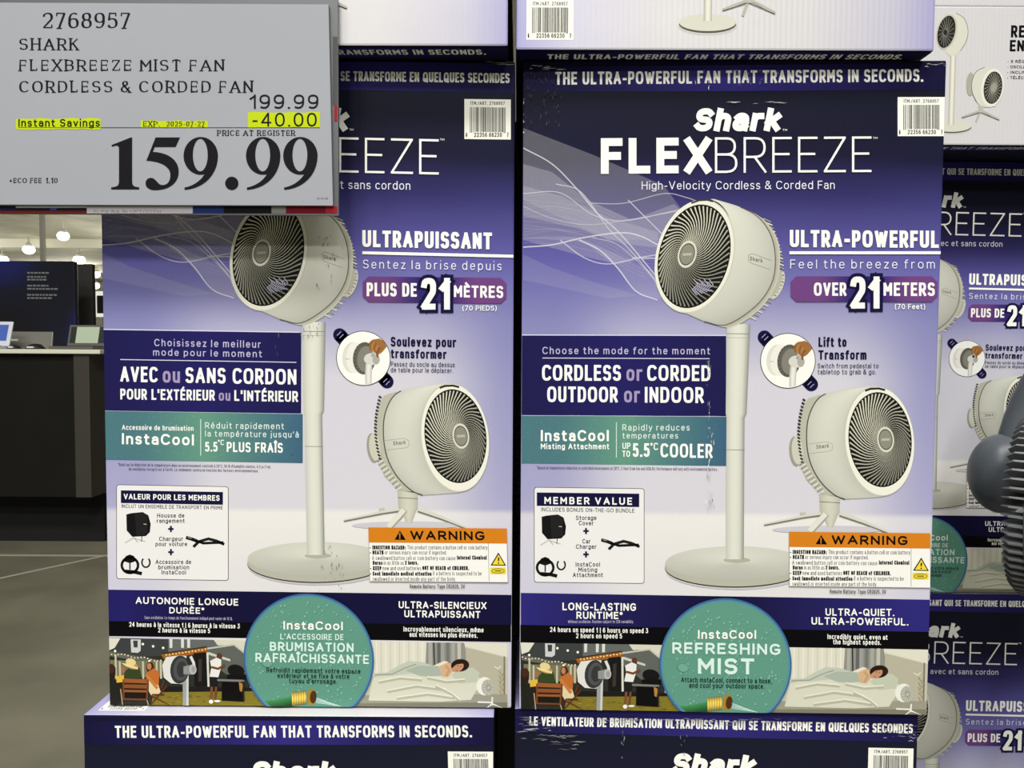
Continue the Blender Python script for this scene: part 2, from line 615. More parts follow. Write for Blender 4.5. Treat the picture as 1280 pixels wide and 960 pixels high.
def strip(art, x0, yt0, yb0, x1, yt1, yb1, color, n=10):
    vs_, fs = [], []
    for i in range(n + 1):
        t = i / n
        vs_ += [(x0 + (x1 - x0) * t, yt0 + (yt1 - yt0) * t), (x0 + (x1 - x0) * t, yb0 + (yb1 - yb0) * t)]
        if i < n: fs.append((2 * i, 2 * i + 1, 2 * i + 3, 2 * i + 2))
    art.add(vs_, fs, color)


# ---- pictures that both languages share, drawn on the English carton's front
def wind_picture(du):
    a = Art(PE, du)
    w = (238, 236, 246)
    a.poly([(654, 160), (740, 193), (830, 232), (852, 262), (846, 300), (760, 300), (654, 250)], w, alpha=.10)
    a.up().poly([(654, 205), (690, 215), (735, 250), (790, 275), (842, 255), (850, 262), (826, 310), (780, 305), (720, 285), (654, 270)], w, alpha=.14)
    a.up().poly([(654, 232), (700, 245), (760, 272), (822, 290), (824, 322), (770, 330), (720, 318), (654, 300)], w, alpha=.13)
    a.up().poly([(654, 297), (720, 296), (780, 322), (826, 345), (830, 374), (800, 368), (768, 332), (730, 302)], w, alpha=.12)
    a.up().poly([(654, 318), (690, 335), (740, 352), (800, 370), (760, 373), (654, 350)], w, alpha=.07)

    def curve(pts, wd, al, lay):
        out = []
        P = [Vector(p) for p in pts]
        P = [2 * P[0] - P[1]] + P + [2 * P[-1] - P[-2]]
        for i in range(1, len(P) - 2):
            for k in range(8):
                t = k / 8
                p0, p1, p2, p3 = P[i - 1:i + 3]
                out.append(tuple(.5 * (2 * p1 + (p2 - p0) * t + (2 * p0 - 5 * p1 + 4 * p2 - p3) * t * t + (3 * p1 - p0 - 3 * p2 + p3) * t ** 3)))
        out.append(pts[-1])
        a.line(out, wd, w, layer=lay, alpha=al)
    a.up()
    for i, (pts, wd, al) in enumerate([
            ([(654, 309), (690, 306), (730, 297), (775, 291), (800, 295), (822, 306)], 1.6, .6),
            ([(654, 185), (690, 205), (720, 235), (745, 265), (775, 292), (820, 345)], 1.5, .55),
            ([(695, 230), (726, 240), (760, 285), (785, 310), (815, 345), (822, 360)], 1.2, .5),
            ([(724, 300), (750, 313), (772, 335), (795, 364), (822, 375)], 1.6, .6),
            ([(700, 300), (730, 322), (760, 330), (800, 322), (850, 314)], 1.3, .5),
            ([(737, 254), (780, 254), (830, 242), (858, 247), (872, 252)], 1.1, .4),
            ([(654, 242), (700, 241), (740, 268), (780, 276), (850, 262)], 1.1, .45),
            ([(654, 258), (690, 273), (735, 281), (790, 274), (848, 264)], 1.0, .35),
            ([(785, 250), (810, 275), (835, 300), (850, 316)], 1.3, .5),
            ([(740, 297), (770, 305), (800, 330), (820, 352)], 1.0, .4),
            ([(790, 322), (820, 323), (858, 321)], 1.2, .5)]):
        curve(pts, wd, al, 5 + i)
    for i in range(14):
        y = 245 + i * 4.5
        curve([(654, y), (700, y + 6 * math.sin(i)), (750, y + 14), (800, 285 + i * 4.6), (824, 300 + i * 3.4)], .5, .16, 16 + i % 3)
    return a


def smooth(pts, k=5):
    P = [Vector(p) for p in pts]
    P = [2 * P[0] - P[1]] + P + [2 * P[-1] - P[-2]]
    out = []
    for i in range(1, len(P) - 2):
        p0, p1, p2, p3 = P[i - 1:i + 3]
        for j in range(k):
            t = j / k
            out.append(tuple(.5 * (2 * p1 + (p2 - p0) * t + (2 * p0 - 5 * p1 + 4 * p2 - p3) * t * t + (3 * p1 - p0 - 3 * p2 + p3) * t ** 3)))
    out.append(tuple(pts[-1]))
    return out


def tone(c, k):
    return tuple(max(0, min(255, v * k)) for v in c)


CREAM = (206, 207, 196)


def ellpts(cx, cy, rx, ry, tilt, a0, a1, n):
    c, s = math.cos(tilt), math.sin(tilt)
    out = []
    for i in range(n + 1):
        a = math.radians(a0 + (a1 - a0) * i / n)
        x, y = rx * math.cos(a), ry * math.sin(a)
        out.append((cx + x * c - y * s, cy + x * s + y * c))
    return out


def grille(a, cx, cy, rx, ry, tilt, hub, vanes=52, twist=1.15, flip=1, lay=10):
    """dark opening, curved light vanes running from the hub to the rim, hub ring and badge"""
    a.ell(cx, cy, rx, ry, (22, 22, 20), tilt, 48, lay)
    c, s = math.cos(tilt), math.sin(tilt)
    hx, hy, hr = hub

    def pt(r, ang):
        ex, ey = cx + (rx * .97 * math.cos(ang)) * c - (ry * .97 * math.sin(ang)) * s, cy + (rx * .97 * math.cos(ang)) * s + (ry * .97 * math.sin(ang)) * c
        sx, sy = hx + hr * rx * math.cos(ang), hy + hr * ry * math.sin(ang)
        return (sx + (ex - sx) * r, sy + (ey - sy) * r)
    for k in range(vanes):
        a0 = 2 * math.pi * k / vanes
        pts = [pt(t / 7, a0 + flip * twist * (1 - t / 7) ** 1.3) for t in range(8)]
        sh = .80 + .2 * math.cos(a0 + 2.2)
        a.line(pts, lambda an, t: .75 + 1.0 * t, tone((206, 205, 186), sh), layer=lay + 1)
    a.ell(hx, hy, hr * rx * 1.25, hr * ry * 1.25, (208, 207, 190), tilt, 28, lay + 2)
    a.ell(hx, hy, hr * rx * 1.02, hr * ry * 1.02, (44, 44, 40), tilt, 28, lay + 3)
    a.ell(hx, hy, hr * rx * .93, hr * ry * .93, (136, 136, 122), tilt, 28, lay + 4)
    a.rect(hx - hr * rx * .6, hy - 1.2, hx + hr * rx * .6, hy + 1.8, (176, 175, 165), -.05, lay + 5)


def pedestal_fan_picture(du):
    a = Art(PE, du)

    def sh(i, t):
        k = .80 + .24 * math.sin(math.pi * (.15 + .75 * t)) - .22 * max(0, t - .8) / .2
        return tone(CREAM, k)
    # round base, then pole sections
    a.ell(921, 713, 89, 24, (190, 188, 192), n=40)
    a.up().ell(919, 710, 88, 24.5, (46, 46, 42), n=48)
    a.up().ell(919, 708.5, 88, 24.5, (176, 175, 160), n=48)
    a.up()
    a.loft(ellpts(919, 703.5, 87.5, 21, 0, 180, 540, 40), [(919, 703.5)] * 41,
           lambda i, t: tone((200, 201, 190), .94 + .06 * t + .06 * math.sin(i * 6.28)), 3)
    a.up().ell(921, 700, 17, 3.5, (170, 169, 155), n=20)
    a.up().loft([(908, 515), (907.5, 600), (907, 699)], [(930.5, 515), (930, 600), (929.5, 699)], sh, 8)
    a.up().loft([(908.5, 405), (907.5, 470), (907, 517), (908, 521)], [(937.5, 405), (935, 470), (933, 517), (931, 521)], sh, 8)
    a.up().line([(908.5, 417), (937, 417.5)], .8, (120, 119, 108))
    a.line([(908.5, 422), (937, 422.5)], .5, (150, 149, 138))
    a.line([(908, 562), (930.5, 562.5)], .7, (120, 119, 108))
    # rear fins and knob
    for k in range(30):
        t = k / 29
        x = 957 + 22 * math.sin(math.pi * (.08 + .80 * t)) - 34 * max(0, t - .62) ** 1.2 * 2
        y = 277 + 122 * t
        a.line([(x - 9, y - 4), (x + 1, y + .5)], 1.6, (206, 205, 192) if k % 2 else (150, 149, 138), layer=7)
    a.ell(971, 356, 8, 19, (196, 195, 180), .35, 24, 7)
    a.ell(968, 354, 7.5, 18, (172, 171, 158), .35, 24, 8)
    # drum: from the front rim to the seam behind it
    front = [(888, 249), (901, 256), (912, 273), (916, 300), (911, 332), (898, 362), (880, 383), (862, 391), (845, 386)]
    back = [(893, 249), (925, 259), (949, 273), (964, 296), (969, 325), (964, 355), (944, 383), (908, 406), (880, 402)]
    back2 = [(893, 249), (928, 260), (955, 275), (971, 298), (975, 326), (969, 358), (948, 388), (914, 409), (884, 403)]
    front, back, back2 = smooth(front), smooth(back), smooth(back2)
    a.loft(back, back2, lambda i, t: tone((176, 175, 160), .9 + .2 * t), 2, layer=9)
    a.loft(front, back, lambda i, t: tone((210, 211, 199), 1.03 - .14 * i - .10 * t * t), 6, layer=9)
    a.line(back[5:], 1.1, (84, 83, 74), layer=10)
    # plate with the tiny maker's mark
    a.line([(964, 326), (940, 317), (935.5, 319), (935.5, 326), (939, 329), (962, 337)], .7, (140, 139, 126), layer=10)
    a.text('Shark', 937, 325.5, 953, 5, (120, 119, 108), .2, 328.5, layer=10)
    # rim and opening
    a.ell(868.5, 320.5, 48.5, 72.5, (196, 195, 180), .26, 48, 10)
    a.ell(867.6, 320.2, 47.6, 71.4, (225, 224, 210), .26, 48, 11)
    grille(a, 867.5, 320.5, 44, 66, .26, (858.8, 318, .21), lay=12)
    a.line([(864, 254), (874, 250.5), (884, 250), (891, 252)], 2.2, (60, 60, 54), layer=13)
    for k in range(7):
        x = 867 + 3.2 * k
        a.line([(x, 349 + 4 * (k % 2)), (x + 5, 356), (x - 2, 362), (x + 4, 369 - k)], .9, (176, 174, 200), layer=18)
    # inset drawing: the table top version
    return a


def tabletop_fan_picture(du):
    a = Art(PE, du)
    a.ell(1035, 662, 70, 5, (196, 194, 200), n=30)
    a.up()
    for pts, wd in (([(1026, 641), (1003, 645), (955, 655)], 5.5), ([(1050, 641), (1080, 652), (1116, 667)], 6.5)):
        a.line([(x, y + 1.4) for x, y in pts], lambda an, t, wd=wd: wd * (1 - .6 * t), (118, 117, 108), layer=2)
        a.line(pts, lambda an, t, wd=wd: wd * .8 * (1 - .6 * t), (206, 205, 194), layer=3)
    a.line([(1000, 642), (1007, 641)], 3, (190, 189, 178), layer=3)
    a.loft([(1024, 618), (1025, 640), (1030, 646), (1034, 658)], [(1050, 620), (1049, 640), (1046, 646), (1041, 659)],
           lambda i, t: tone((190, 189, 174), .72 + .34 * math.sin(math.pi * (.2 + .6 * t))), 6, layer=4)
    a.line([(1024.5, 627), (1049.5, 628.5)], .8, (100, 100, 90), layer=5)
    a.line([(1033, 642), (1013, 664)], 8.5, (160, 159, 148), layer=5)
    a.line([(1032, 642), (1011.5, 664)], 6.5, (216, 215, 204), layer=6)
    # rear ring, slots and knob
    a.poly([(1026, 493), (1010, 498), (1003, 510), (997, 545), (999, 575), (1008, 600), (1028, 618), (1050, 622), (1020, 580), (1010, 540)], (178, 177, 162), layer=4)
    a.ell(994, 564, 7.5, 18.5, (150, 149, 136), -.08, 26, 5)
    a.ell(996.5, 563, 7, 17.5, (196, 195, 180), -.08, 26, 6)
    for k in range(19):
        t = k / 18
        x = 1011 - 13 * math.sin(math.pi * (.16 + .62 * t))
        y = 500 + 78 * t
        a.line([(x - 1.5, y - 1.3), (x + 1.7, y + .9)], 2.2, (44, 44, 40), layer=7)
    for k in range(16):
        t = k / 15
        x, y = 1001 + 24 * t ** 1.2, 580 + 36 * t
        a.line([(x - 2, y + 1.5), (x + 5, y - 3)], 1.2, (222, 221, 210) if k % 2 else (140, 139, 128), layer=7)
    front = [(1098, 484), (1078, 492), (1063, 512), (1056, 540), (1057, 565), (1065, 590), (1078, 608), (1092, 618), (1104, 621)]
    back = [(1090, 482.5), (1048, 488), (1024, 497), (1011, 520), (1008, 548), (1012, 576), (1024, 600), (1042, 618), (1056, 624)]
    front, back = smooth(front), smooth(back)
    a.loft(back, front, lambda i, t: tone((206, 207, 195), .90 + .13 * math.sin(math.pi * (.15 + .7 * t)) - .10 * i), 6, layer=8)
    a.line(back[8:], 1.4, (74, 74, 66), layer=9)
    a.line([(1010, 555), (1034, 552), (1040, 555), (1040, 562), (1036, 564), (1011, 567)], .6, (150, 149, 136), layer=9)
    a.text('Shark', 1020, 561, 1036, 5, (128, 127, 116), .2, 559.5, layer=9)
    a.ell(1098.5, 551.5, 44, 69, (190, 189, 174), -.09, 48, 9)
    a.ell(1099.3, 551.3, 42.8, 67.8, (228, 227, 214), -.09, 48, 10)
    grille(a, 1099.8, 549.5, 39.4, 59.5, -.09, (1106.7, 549.3, .215), flip=-1, lay=11)
    a.line([(1081, 488.5), (1088, 486), (1098, 485.5), (1106, 487.5)], 2.6, (44, 44, 40), layer=12)
    return a


def lift_inset(du):
    a = Art(PE, du)
    for (x0, y0, x1, y1) in ((955.5, 421.5, 972, 440), (1014, 480.5, 998, 463)):
        a.line([(x0, y0), (x1, y1)], 17, DARK)
        a.ell(x0, y0, 8.5, 8.5, DARK, n=20)
        dx = 1 if x1 > x0 else -1
        for k in (0, 3.2):
            a.line([(x0 - 3.6 * dx + k * dx, y0 + .6 * dx + k * dx), (x0 - 1 * dx + k * dx, y0 - 1.6 * dx + k * dx), (x0 + 1.4 * dx + k * dx, y0 - 4.2 * dx + k * dx)], .8, (170, 168, 205), layer=1)
    a.ell(984.8, 451, 34.6, 34.6, (30, 30, 34), n=48, layer=2)
    a.ell(984.8, 451, 33.8, 33.8, (236, 236, 230), n=48, layer=3)
    a.ell(971, 450, 13, 19.5, (212, 211, 202), .1, 28, 4)
    a.ell(974, 450, 11, 19.5, (226, 225, 216), .1, 28, 5)
    a.line([(962, 451.5), (967, 452.2)], .8, (160, 159, 150), layer=6)
    a.ell(986, 451, 14.5, 20.5, (96, 95, 86), .12, 32, 6)
    a.ell(988, 452, 11, 16.5, (126, 125, 114), .12, 32, 7)
    for k in range(22):
        an = 2 * math.pi * k / 22
        a.line([(986 + 11.5 * math.cos(an), 451 + 17 * math.sin(an)), (986 + 14 * math.cos(an), 451 + 20 * math.sin(an))], 1, (60, 60, 54), layer=8)
    a.loft([(987.5, 458), (986.5, 470), (986.5, 483.5)], [(996, 458), (995, 470), (994.5, 482.5)], lambda i, t: tone((206, 205, 198), .85 + .25 * math.sin(3.1 * t)), 4, layer=9)
    a.ell(995, 452, 9.5, 7.5, (206, 205, 196), 0, 24, 10)
    a.ell(1001, 452.5, 4.6, 6, (166, 165, 156), .1, 20, 11)
    a.line([(996, 449), (1000, 440), (1003, 446)], 4, (192, 191, 182), layer=10)
    # the hand that lifts: palm, four fingers over the handle, thumb
    a.poly([(992, 432), (997, 427.5), (1006, 426), (1011, 429), (1015, 436), (1009, 443), (1003, 447), (998, 441), (993, 441)], (152, 104, 58), layer=11)
    for k, (fx, fy, ln) in enumerate(((993.5, 436, 7), (996.2, 437.5, 8), (999, 439, 7.6), (1001.6, 441, 6))):
        a.line([(fx + 2, fy - 6), (fx, fy - 2), (fx + .5, fy + ln - 4)], 2.3, (170, 120, 70) if k % 2 else (138, 92, 50), cap=.8, layer=12)
    a.line([(1006, 438), (1002, 444), (1003, 449)], 2.6, (128, 84, 46), cap=.8, layer=13)
    return a


def warning_label(du):
    a = Art(PE, du)
    s = .0115
    a.rect(986, 664.5, 1162.5, 732.8, (120, 118, 116), s)
    a.up().rect(986.5, 683.5, 1162, 732.2, (236, 235, 230), s)
    a.rect(986, 664.3, 1162.5, 683.5, (206, 124, 30), s)
    a.rect(1138, 684, 1138.6, 732.5, (120, 118, 116), 0, 2)
    a.up().poly([(1019, 680), (1026, 668.5), (1033.5, 680.3)], BLACK)
    a.up().text('!', 1025, 679, 1027.5, 7.5, (206, 124, 30), .2)
    a.text('WARNING', 1039, 680, 1134, 11.6, (16, 14, 14), .21, 681.3)
    k = (34, 32, 32)
    rows = [(692, [('• INGESTION HAZARD:', .25, 987, 1033), ('This product contains a button cell or coin battery', .1, 1035, 1137)]),
            (698.3, [('• DEATH', .25, 987, 1004.5), ('or serious injury can occur if ingested.', .1, 1006, 1085)]),
            (705.2, [('• A swallowed button cell or coin battery can cause', .1, 987, 1096), ('Internal Chemical', .25, 1098, 1136)]),
            (711.4, [('Burns', .25, 990.5, 1003), ('in as little as', .1, 1004.5, 1030), ('2 hours.', .25, 1031.5, 1048.5)]),
            (718.2, [('• KEEP', .25, 987, 1001.5), ('new and used batteries', .1, 1003, 1052), ('OUT OF REACH of CHILDREN.', .25, 1053.5, 1113)]),
            (725, [('• Seek immediate medical attention', .25, 986.5, 1065), ('if a battery is suspected to be', .1, 1066.5, 1129)]),
            (731.6, [('swallowed or inserted inside any part of the body.', .1, 990, 1096)])]
    for y, parts in rows:
        for t, w, x0, x1 in parts:
            a.text(t, x0, y + .2, x1, 5.2, k, w, y + .2 + (x1 - x0) * s * .6, n=10)
    a.poly([(1140.5, 713), (1151, 696.5), (1160.5, 713.5)], (24, 22, 18))
    a.up().poly([(1143, 711.8), (1151, 699.2), (1158.3, 712.2)], (232, 208, 60))
    a.up().line([(1151, 703), (1150.9, 707.5)], 1.8, BLACK)
    a.ell(1150.8, 710, 1, 1, BLACK, n=10)
    a.rrect(1140, 715.5, 1160, 724, 1.2, (226, 206, 60))
    a.up().line(ellpts(1150, 719.8, 8, 2.8, 0, 0, 360, 20), .8, (110, 96, 20), True)
    a.line([(1146, 719.8), (1154, 719.8)], 1.6, (120, 104, 24))
    a.text('Remote Battery: Type CR2025, 3V', 1037, 741.3, 1107, 5, (60, 58, 66), .12, 741.8, n=10)
    return a


def garden_picture(du):
    """printed snapshot: garden party with a grill, chairs, house and the fan seen from behind"""
    a = Art(PE, du)
    ox, oy, k = 640, 780, 220 / 1280

    def P(pts): return [(ox + x * k, oy + y * k) for x, y in pts]
    def S(pts, c): a.up().poly(P(pts), c)
    def Ln(pts, w, c): a.up().line(P(pts), w * k, c)
    def E(x, y, rx, ry, c, t=0): a.up().ell(ox + x * k, oy + y * k, rx * k, ry * k, c, t, 22)
    S([(55, 128), (1110, 155), (1110, 640), (1180, 668), (70, 645)], (44, 46, 40))
    S([(60, 130), (165, 133), (150, 190), (70, 220)], (214, 212, 196))
    S([(840, 146), (1110, 155), (1080, 240), (1000, 185), (870, 190)], (206, 204, 186))
    S([(165, 133), (520, 142), (520, 260), (300, 270), (70, 235), (120, 205)], (58, 62, 62))
    S([(70, 225), (480, 300), (480, 330), (70, 262)], (96, 98, 92))
    S([(515, 140), (850, 148), (880, 190), (800, 235), (515, 245)], (96, 100, 98))
    for x in (525, 610, 655): S([(x, 140), (x + 22, 140), (x + 20, 205), (x, 205)], (210, 210, 200))
    S([(240, 140), (315, 142), (312, 225), (290, 240), (242, 236)], (196, 198, 196))
    S([(258, 150), (292, 150), (290, 200), (262, 200)], (58, 62, 66))
    S([(800, 215), (1010, 190), (1078, 250), (1080, 440), (960, 420), (810, 300)], (92, 96, 90))
    Ln([(800, 212), (1000, 184), (1075, 245)], 12, (186, 186, 172))
    S([(460, 250), (800, 200), (805, 240), (480, 285)], (148, 92, 40))
    Ln([(462, 248), (800, 198)], 9, (54, 42, 28))
    for i in range(13): E(500 + i * 24, 256 - i * 3.4 + 3 * (i % 2), 7, 6, (236, 196, 120))
    S([(700, 245), (790, 236), (800, 490), (700, 488)], (24, 24, 24))
    S([(735, 290), (760, 285), (755, 450), (730, 455)], (58, 50, 44))
    S([(795, 240), (810, 240), (812, 490), (797, 490)], (208, 208, 196))
    S([(810, 236), (970, 290), (968, 306), (810, 256)], (196, 196, 184))
    S([(85, 290), (470, 305), (470, 420), (85, 410)], (116, 112, 84))
    for x in (120, 150, 320, 420, 450): S([(x, 250 if x == 120 else 300), (x + 14, 252 if x == 120 else 302), (x + 14, 430), (x, 430)], (186, 184, 158))
    for i in range(17): E(75 + i * 24, 240 + i * 3.6 + 7 * math.sin(i), 5, 5, (240, 226, 180))
    for (x, y) in ((330, 175), (405, 192), (478, 204), (375, 300), (125, 225)): E(x, y, 9, 9, (244, 240, 214))
    S([(480, 485), (1130, 500), (1190, 525), (480, 530)], (30, 28, 26))
    S([(400, 528), (1190, 525), (1240, 648), (380, 645)], (124, 112, 40))
    for i in range(60):
        x, y = random.uniform(430, 1180), random.uniform(540, 635)
        Ln([(x, y), (x + random.uniform(14, 36), y + random.uniform(-3, 3))], random.uniform(4, 9), random.choice([(146, 126, 46), (96, 92, 30), (160, 120, 50), (110, 104, 44)]))
    # seated guests and chairs
    S([(62, 330), (95, 318), (126, 345), (124, 400), (95, 430), (62, 440)], (44, 30, 22))
    E(96, 352, 26, 34, (64, 40, 26))
    S([(62, 440), (130, 430), (175, 470), (170, 560), (130, 645), (65, 640)], (34, 34, 30))
    S([(130, 408), (185, 400), (190, 450), (132, 455)], (218, 176, 64))
    E(182, 362, 17, 26, (150, 106, 74))
    S([(190, 380), (230, 340), (300, 345), (318, 425), (190, 425)], (52, 66, 36))
    E(246, 330, 50, 26, (168, 138, 92), .3)
    E(240, 305, 38, 26, (222, 200, 138), .25)
    S([(172, 312), (215, 318), (292, 345), (290, 360), (200, 335)], (226, 206, 150))
    E(380, 345, 28, 42, (70, 38, 22))
    E(374, 338, 16, 25, (178, 122, 88))
    S([(350, 385), (410, 350), (446, 385), (440, 490), (395, 510), (350, 430)], (182, 104, 48))
    S([(370, 440), (440, 480), (455, 530), (390, 560), (366, 520)], (214, 200, 158))
    Ln([(352, 400), (430, 500)], 22, (190, 120, 62))
    S([(186, 425), (366, 432), (362, 462), (186, 455)], (150, 88, 46))
    S([(186, 468), (362, 472), (360, 500), (186, 494)], (138, 78, 40))
    S([(186, 508), (360, 512), (358, 528), (186, 524)], (150, 88, 46))
    S([(190, 530), (360, 530), (356, 580), (190, 578)], (26, 26, 22))
    for p in ([(182, 430), (180, 580)], [(362, 434), (350, 585)], [(186, 575), (352, 580)]): Ln(p, 12, (120, 66, 34))
    for p in ([(160, 500), (172, 640)], [(352, 585), (362, 640)]): Ln(p, 8, (170, 150, 120))
    for p in ([(380, 550), (520, 640)], [(500, 480), (375, 640)], [(390, 545), (480, 545)], [(460, 500), (480, 440)]): Ln(p, 13, (92, 48, 30))
    # cook and grill
    E(890, 268, 20, 26, (92, 56, 36))
    S([(822, 300), (870, 276), (905, 292), (902, 350), (880, 420), (815, 415), (830, 350)], (224, 222, 216))
    Ln([(830, 345), (880, 358), (930, 330)], 17, (110, 68, 42))
    S([(815, 415), (880, 420), (868, 495), (818, 490)], (30, 28, 30))
    Ln([(830, 490), (822, 585)], 18, (118, 76, 48))
    Ln([(862, 490), (852, 580)], 17, (108, 68, 42))
    E(822, 598, 16, 15, (232, 230, 222)); E(868, 594, 24, 8, (226, 224, 214))
    E(1010, 372, 62, 44, (22, 22, 22), .2)
    S([(945, 400), (1085, 400), (1080, 440), (940, 440)], (18, 18, 18))
    S([(872, 432), (1070, 440), (1070, 456), (872, 448)], (120, 120, 114))
    S([(905, 450), (1065, 455), (1058, 600), (900, 590)], (14, 14, 14))
    S([(1030, 455), (1062, 470), (1050, 530), (1035, 520)], (168, 122, 60))
    Ln([(1062, 450), (1064, 600)], 10, (40, 40, 38))
    # the fan, seen from behind
    S([(618, 400), (662, 400), (656, 648), (614, 648)], (150, 152, 152))
    S([(645, 400), (662, 400), (656, 648), (640, 648)], (196, 197, 196))
    S([(470, 330), (500, 270), (600, 258), (650, 262), (640, 330), (640, 440), (610, 468), (530, 462), (480, 420)], (214, 214, 208))
    E(598, 362, 70, 104, (52, 54, 54), .12)
    E(606, 360, 54, 84, (76, 78, 78), .12)
    E(612, 360, 36, 60, (52, 54, 54), .12)
    Ln([(680, 265), (700, 310), (706, 345)], 20, (212, 212, 206))
    S([(625, 340), (690, 325), (694, 400), (625, 395)], (138, 140, 140))
    E(695, 362, 26, 36, (178, 179, 178)); E(697, 362, 16, 24, (150, 151, 150))
    return a


def bedroom_picture(du, mask):
    """printed snapshot: sleeper under a pale quilt, curtains, headboard and the small fan"""
    a = Art(PE, du)
    ox, oy, k = 960, 780, 220 / 1280

    def P(pts): return [(ox + x * k, oy + y * k) for x, y in pts]
    def S(pts, c): a.up().poly(P(pts), c)
    def Ln(pts, w, c): a.up().line(P(pts), w * k, c)
    def E(x, y, rx, ry, c, t=0): a.up().ell(ox + x * k, oy + y * k, rx * k, ry * k, c, t, 24)
    S([(60, 168), (1163, 185), (1158, 680), (30, 672)], (188, 186, 170))
    S([(150, 170), (560, 176), (550, 430), (150, 420)], (212, 210, 194))
    for i in range(11): Ln([(190 + i * 34, 172), (186 + i * 34, 400)], 8, (196, 194, 178) if i % 2 else (224, 222, 208))
    S([(560, 176), (850, 180), (850, 400), (545, 400)], (138, 138, 130))
    for x, c in ((575, (164, 164, 156)), (640, (96, 98, 96)), (665, (150, 152, 148)), (705, (112, 114, 112)), (745, (160, 160, 152)), (790, (186, 184, 172))):
        S([(x, 177), (x + 26, 177), (x + 22, 400), (x - 4, 400)], c)
    Ln([(614, 176), (616, 345)], 9, (26, 28, 28))
    S([(840, 180), (1163, 186), (1160, 290), (850, 230)], (214, 212, 196))
    S([(850, 208), (1135, 280), (1130, 560), (900, 560), (850, 400)], (176, 172, 152))
    Ln([(850, 208), (1138, 282)], 9, (208, 204, 184))
    Ln([(1137, 282), (1130, 560)], 12, (120, 116, 100))
    Ln([(1060, 355), (1090, 372), (1110, 352)], 7, (222, 218, 198))
    S([(30, 560), (1150, 560), (1150, 676), (20, 672)], (150, 148, 130))
    S([(20, 620), (1150, 620), (1150, 680), (20, 672)], (122, 120, 104))
    S([(160, 430), (330, 400), (700, 390), (930, 400), (960, 470), (880, 600), (640, 612), (120, 600)], (206, 206, 188))
    S([(740, 415), (800, 375), (900, 360), (950, 400), (930, 470), (800, 480)], (186, 192, 172))
    S([(165, 400), (260, 395), (340, 350), (420, 312), (520, 318), (600, 345), (660, 350), (670, 420), (560, 425), (480, 400), (330, 415), (170, 425)], (186, 192, 178))
    S([(400, 380), (500, 345), (650, 352), (668, 420), (560, 428), (500, 420)], (164, 174, 160))
    Ln([(170, 412), (300, 408), (390, 365), (480, 335)], 9, (150, 154, 140))
    for p in ([(200, 470), (360, 440), (520, 455)], [(260, 540), (480, 500), (700, 530)], [(560, 440), (700, 470), (840, 460)], [(330, 590), (560, 560), (760, 590)], [(620, 500), (740, 560), (800, 610)]):
        Ln(p, 16, (176, 176, 156)); Ln([(x, y - 14) for x, y in p], 10, (222, 222, 206))
    # the sleeper: shoulder and arm, hair, face
    S([(610, 345), (690, 310), (740, 335), (745, 395), (715, 432), (668, 425), (655, 350)], (204, 168, 132))
    S([(610, 345), (690, 312), (720, 320), (650, 352)], (222, 214, 198))
    Ln([(700, 345), (725, 380), (700, 425)], 18, (190, 150, 114))
    E(806, 345, 68, 46, (44, 28, 20), -.1)
    E(790, 360, 46, 30, (190, 142, 108), -.55)
    S([(745, 330), (790, 305), (850, 310), (830, 332), (780, 338), (752, 360)], (40, 26, 18))
    Ln([(782, 345), (794, 350)], 5, (50, 32, 24)); Ln([(806, 352), (816, 348)], 5, (50, 32, 24))
    Ln([(770, 380), (786, 384)], 6, (150, 80, 70))
    Ln([(793, 362), (800, 368)], 5, (160, 112, 84))
    # little fan at the bedside
    E(985, 500, 62, 68, (226, 226, 216)); E(1010, 510, 48, 60, (168, 168, 156)); E(1014, 510, 40, 52, (188, 188, 176))
    for i in range(14):
        an = i * math.pi / 7
        Ln([(1014 + 10 * math.cos(an), 510 + 12 * math.sin(an)), (1014 + 38 * math.cos(an + .5), 510 + 50 * math.sin(an + .5))], 4, (130, 130, 118))
    for p in ([(1040, 580), (1036, 640)], [(1040, 620), (930, 616)], [(1038, 630), (1110, 676)], [(1036, 630), (1000, 676)]): Ln(p, 12, (224, 224, 214))
    for i in range(9): Ln([(1110 + 4 * math.sin(i), 560 - i * 18), (1092 + 36 * (i % 2), 530 - i * 18)], 5, (150, 136, 90))
    return a


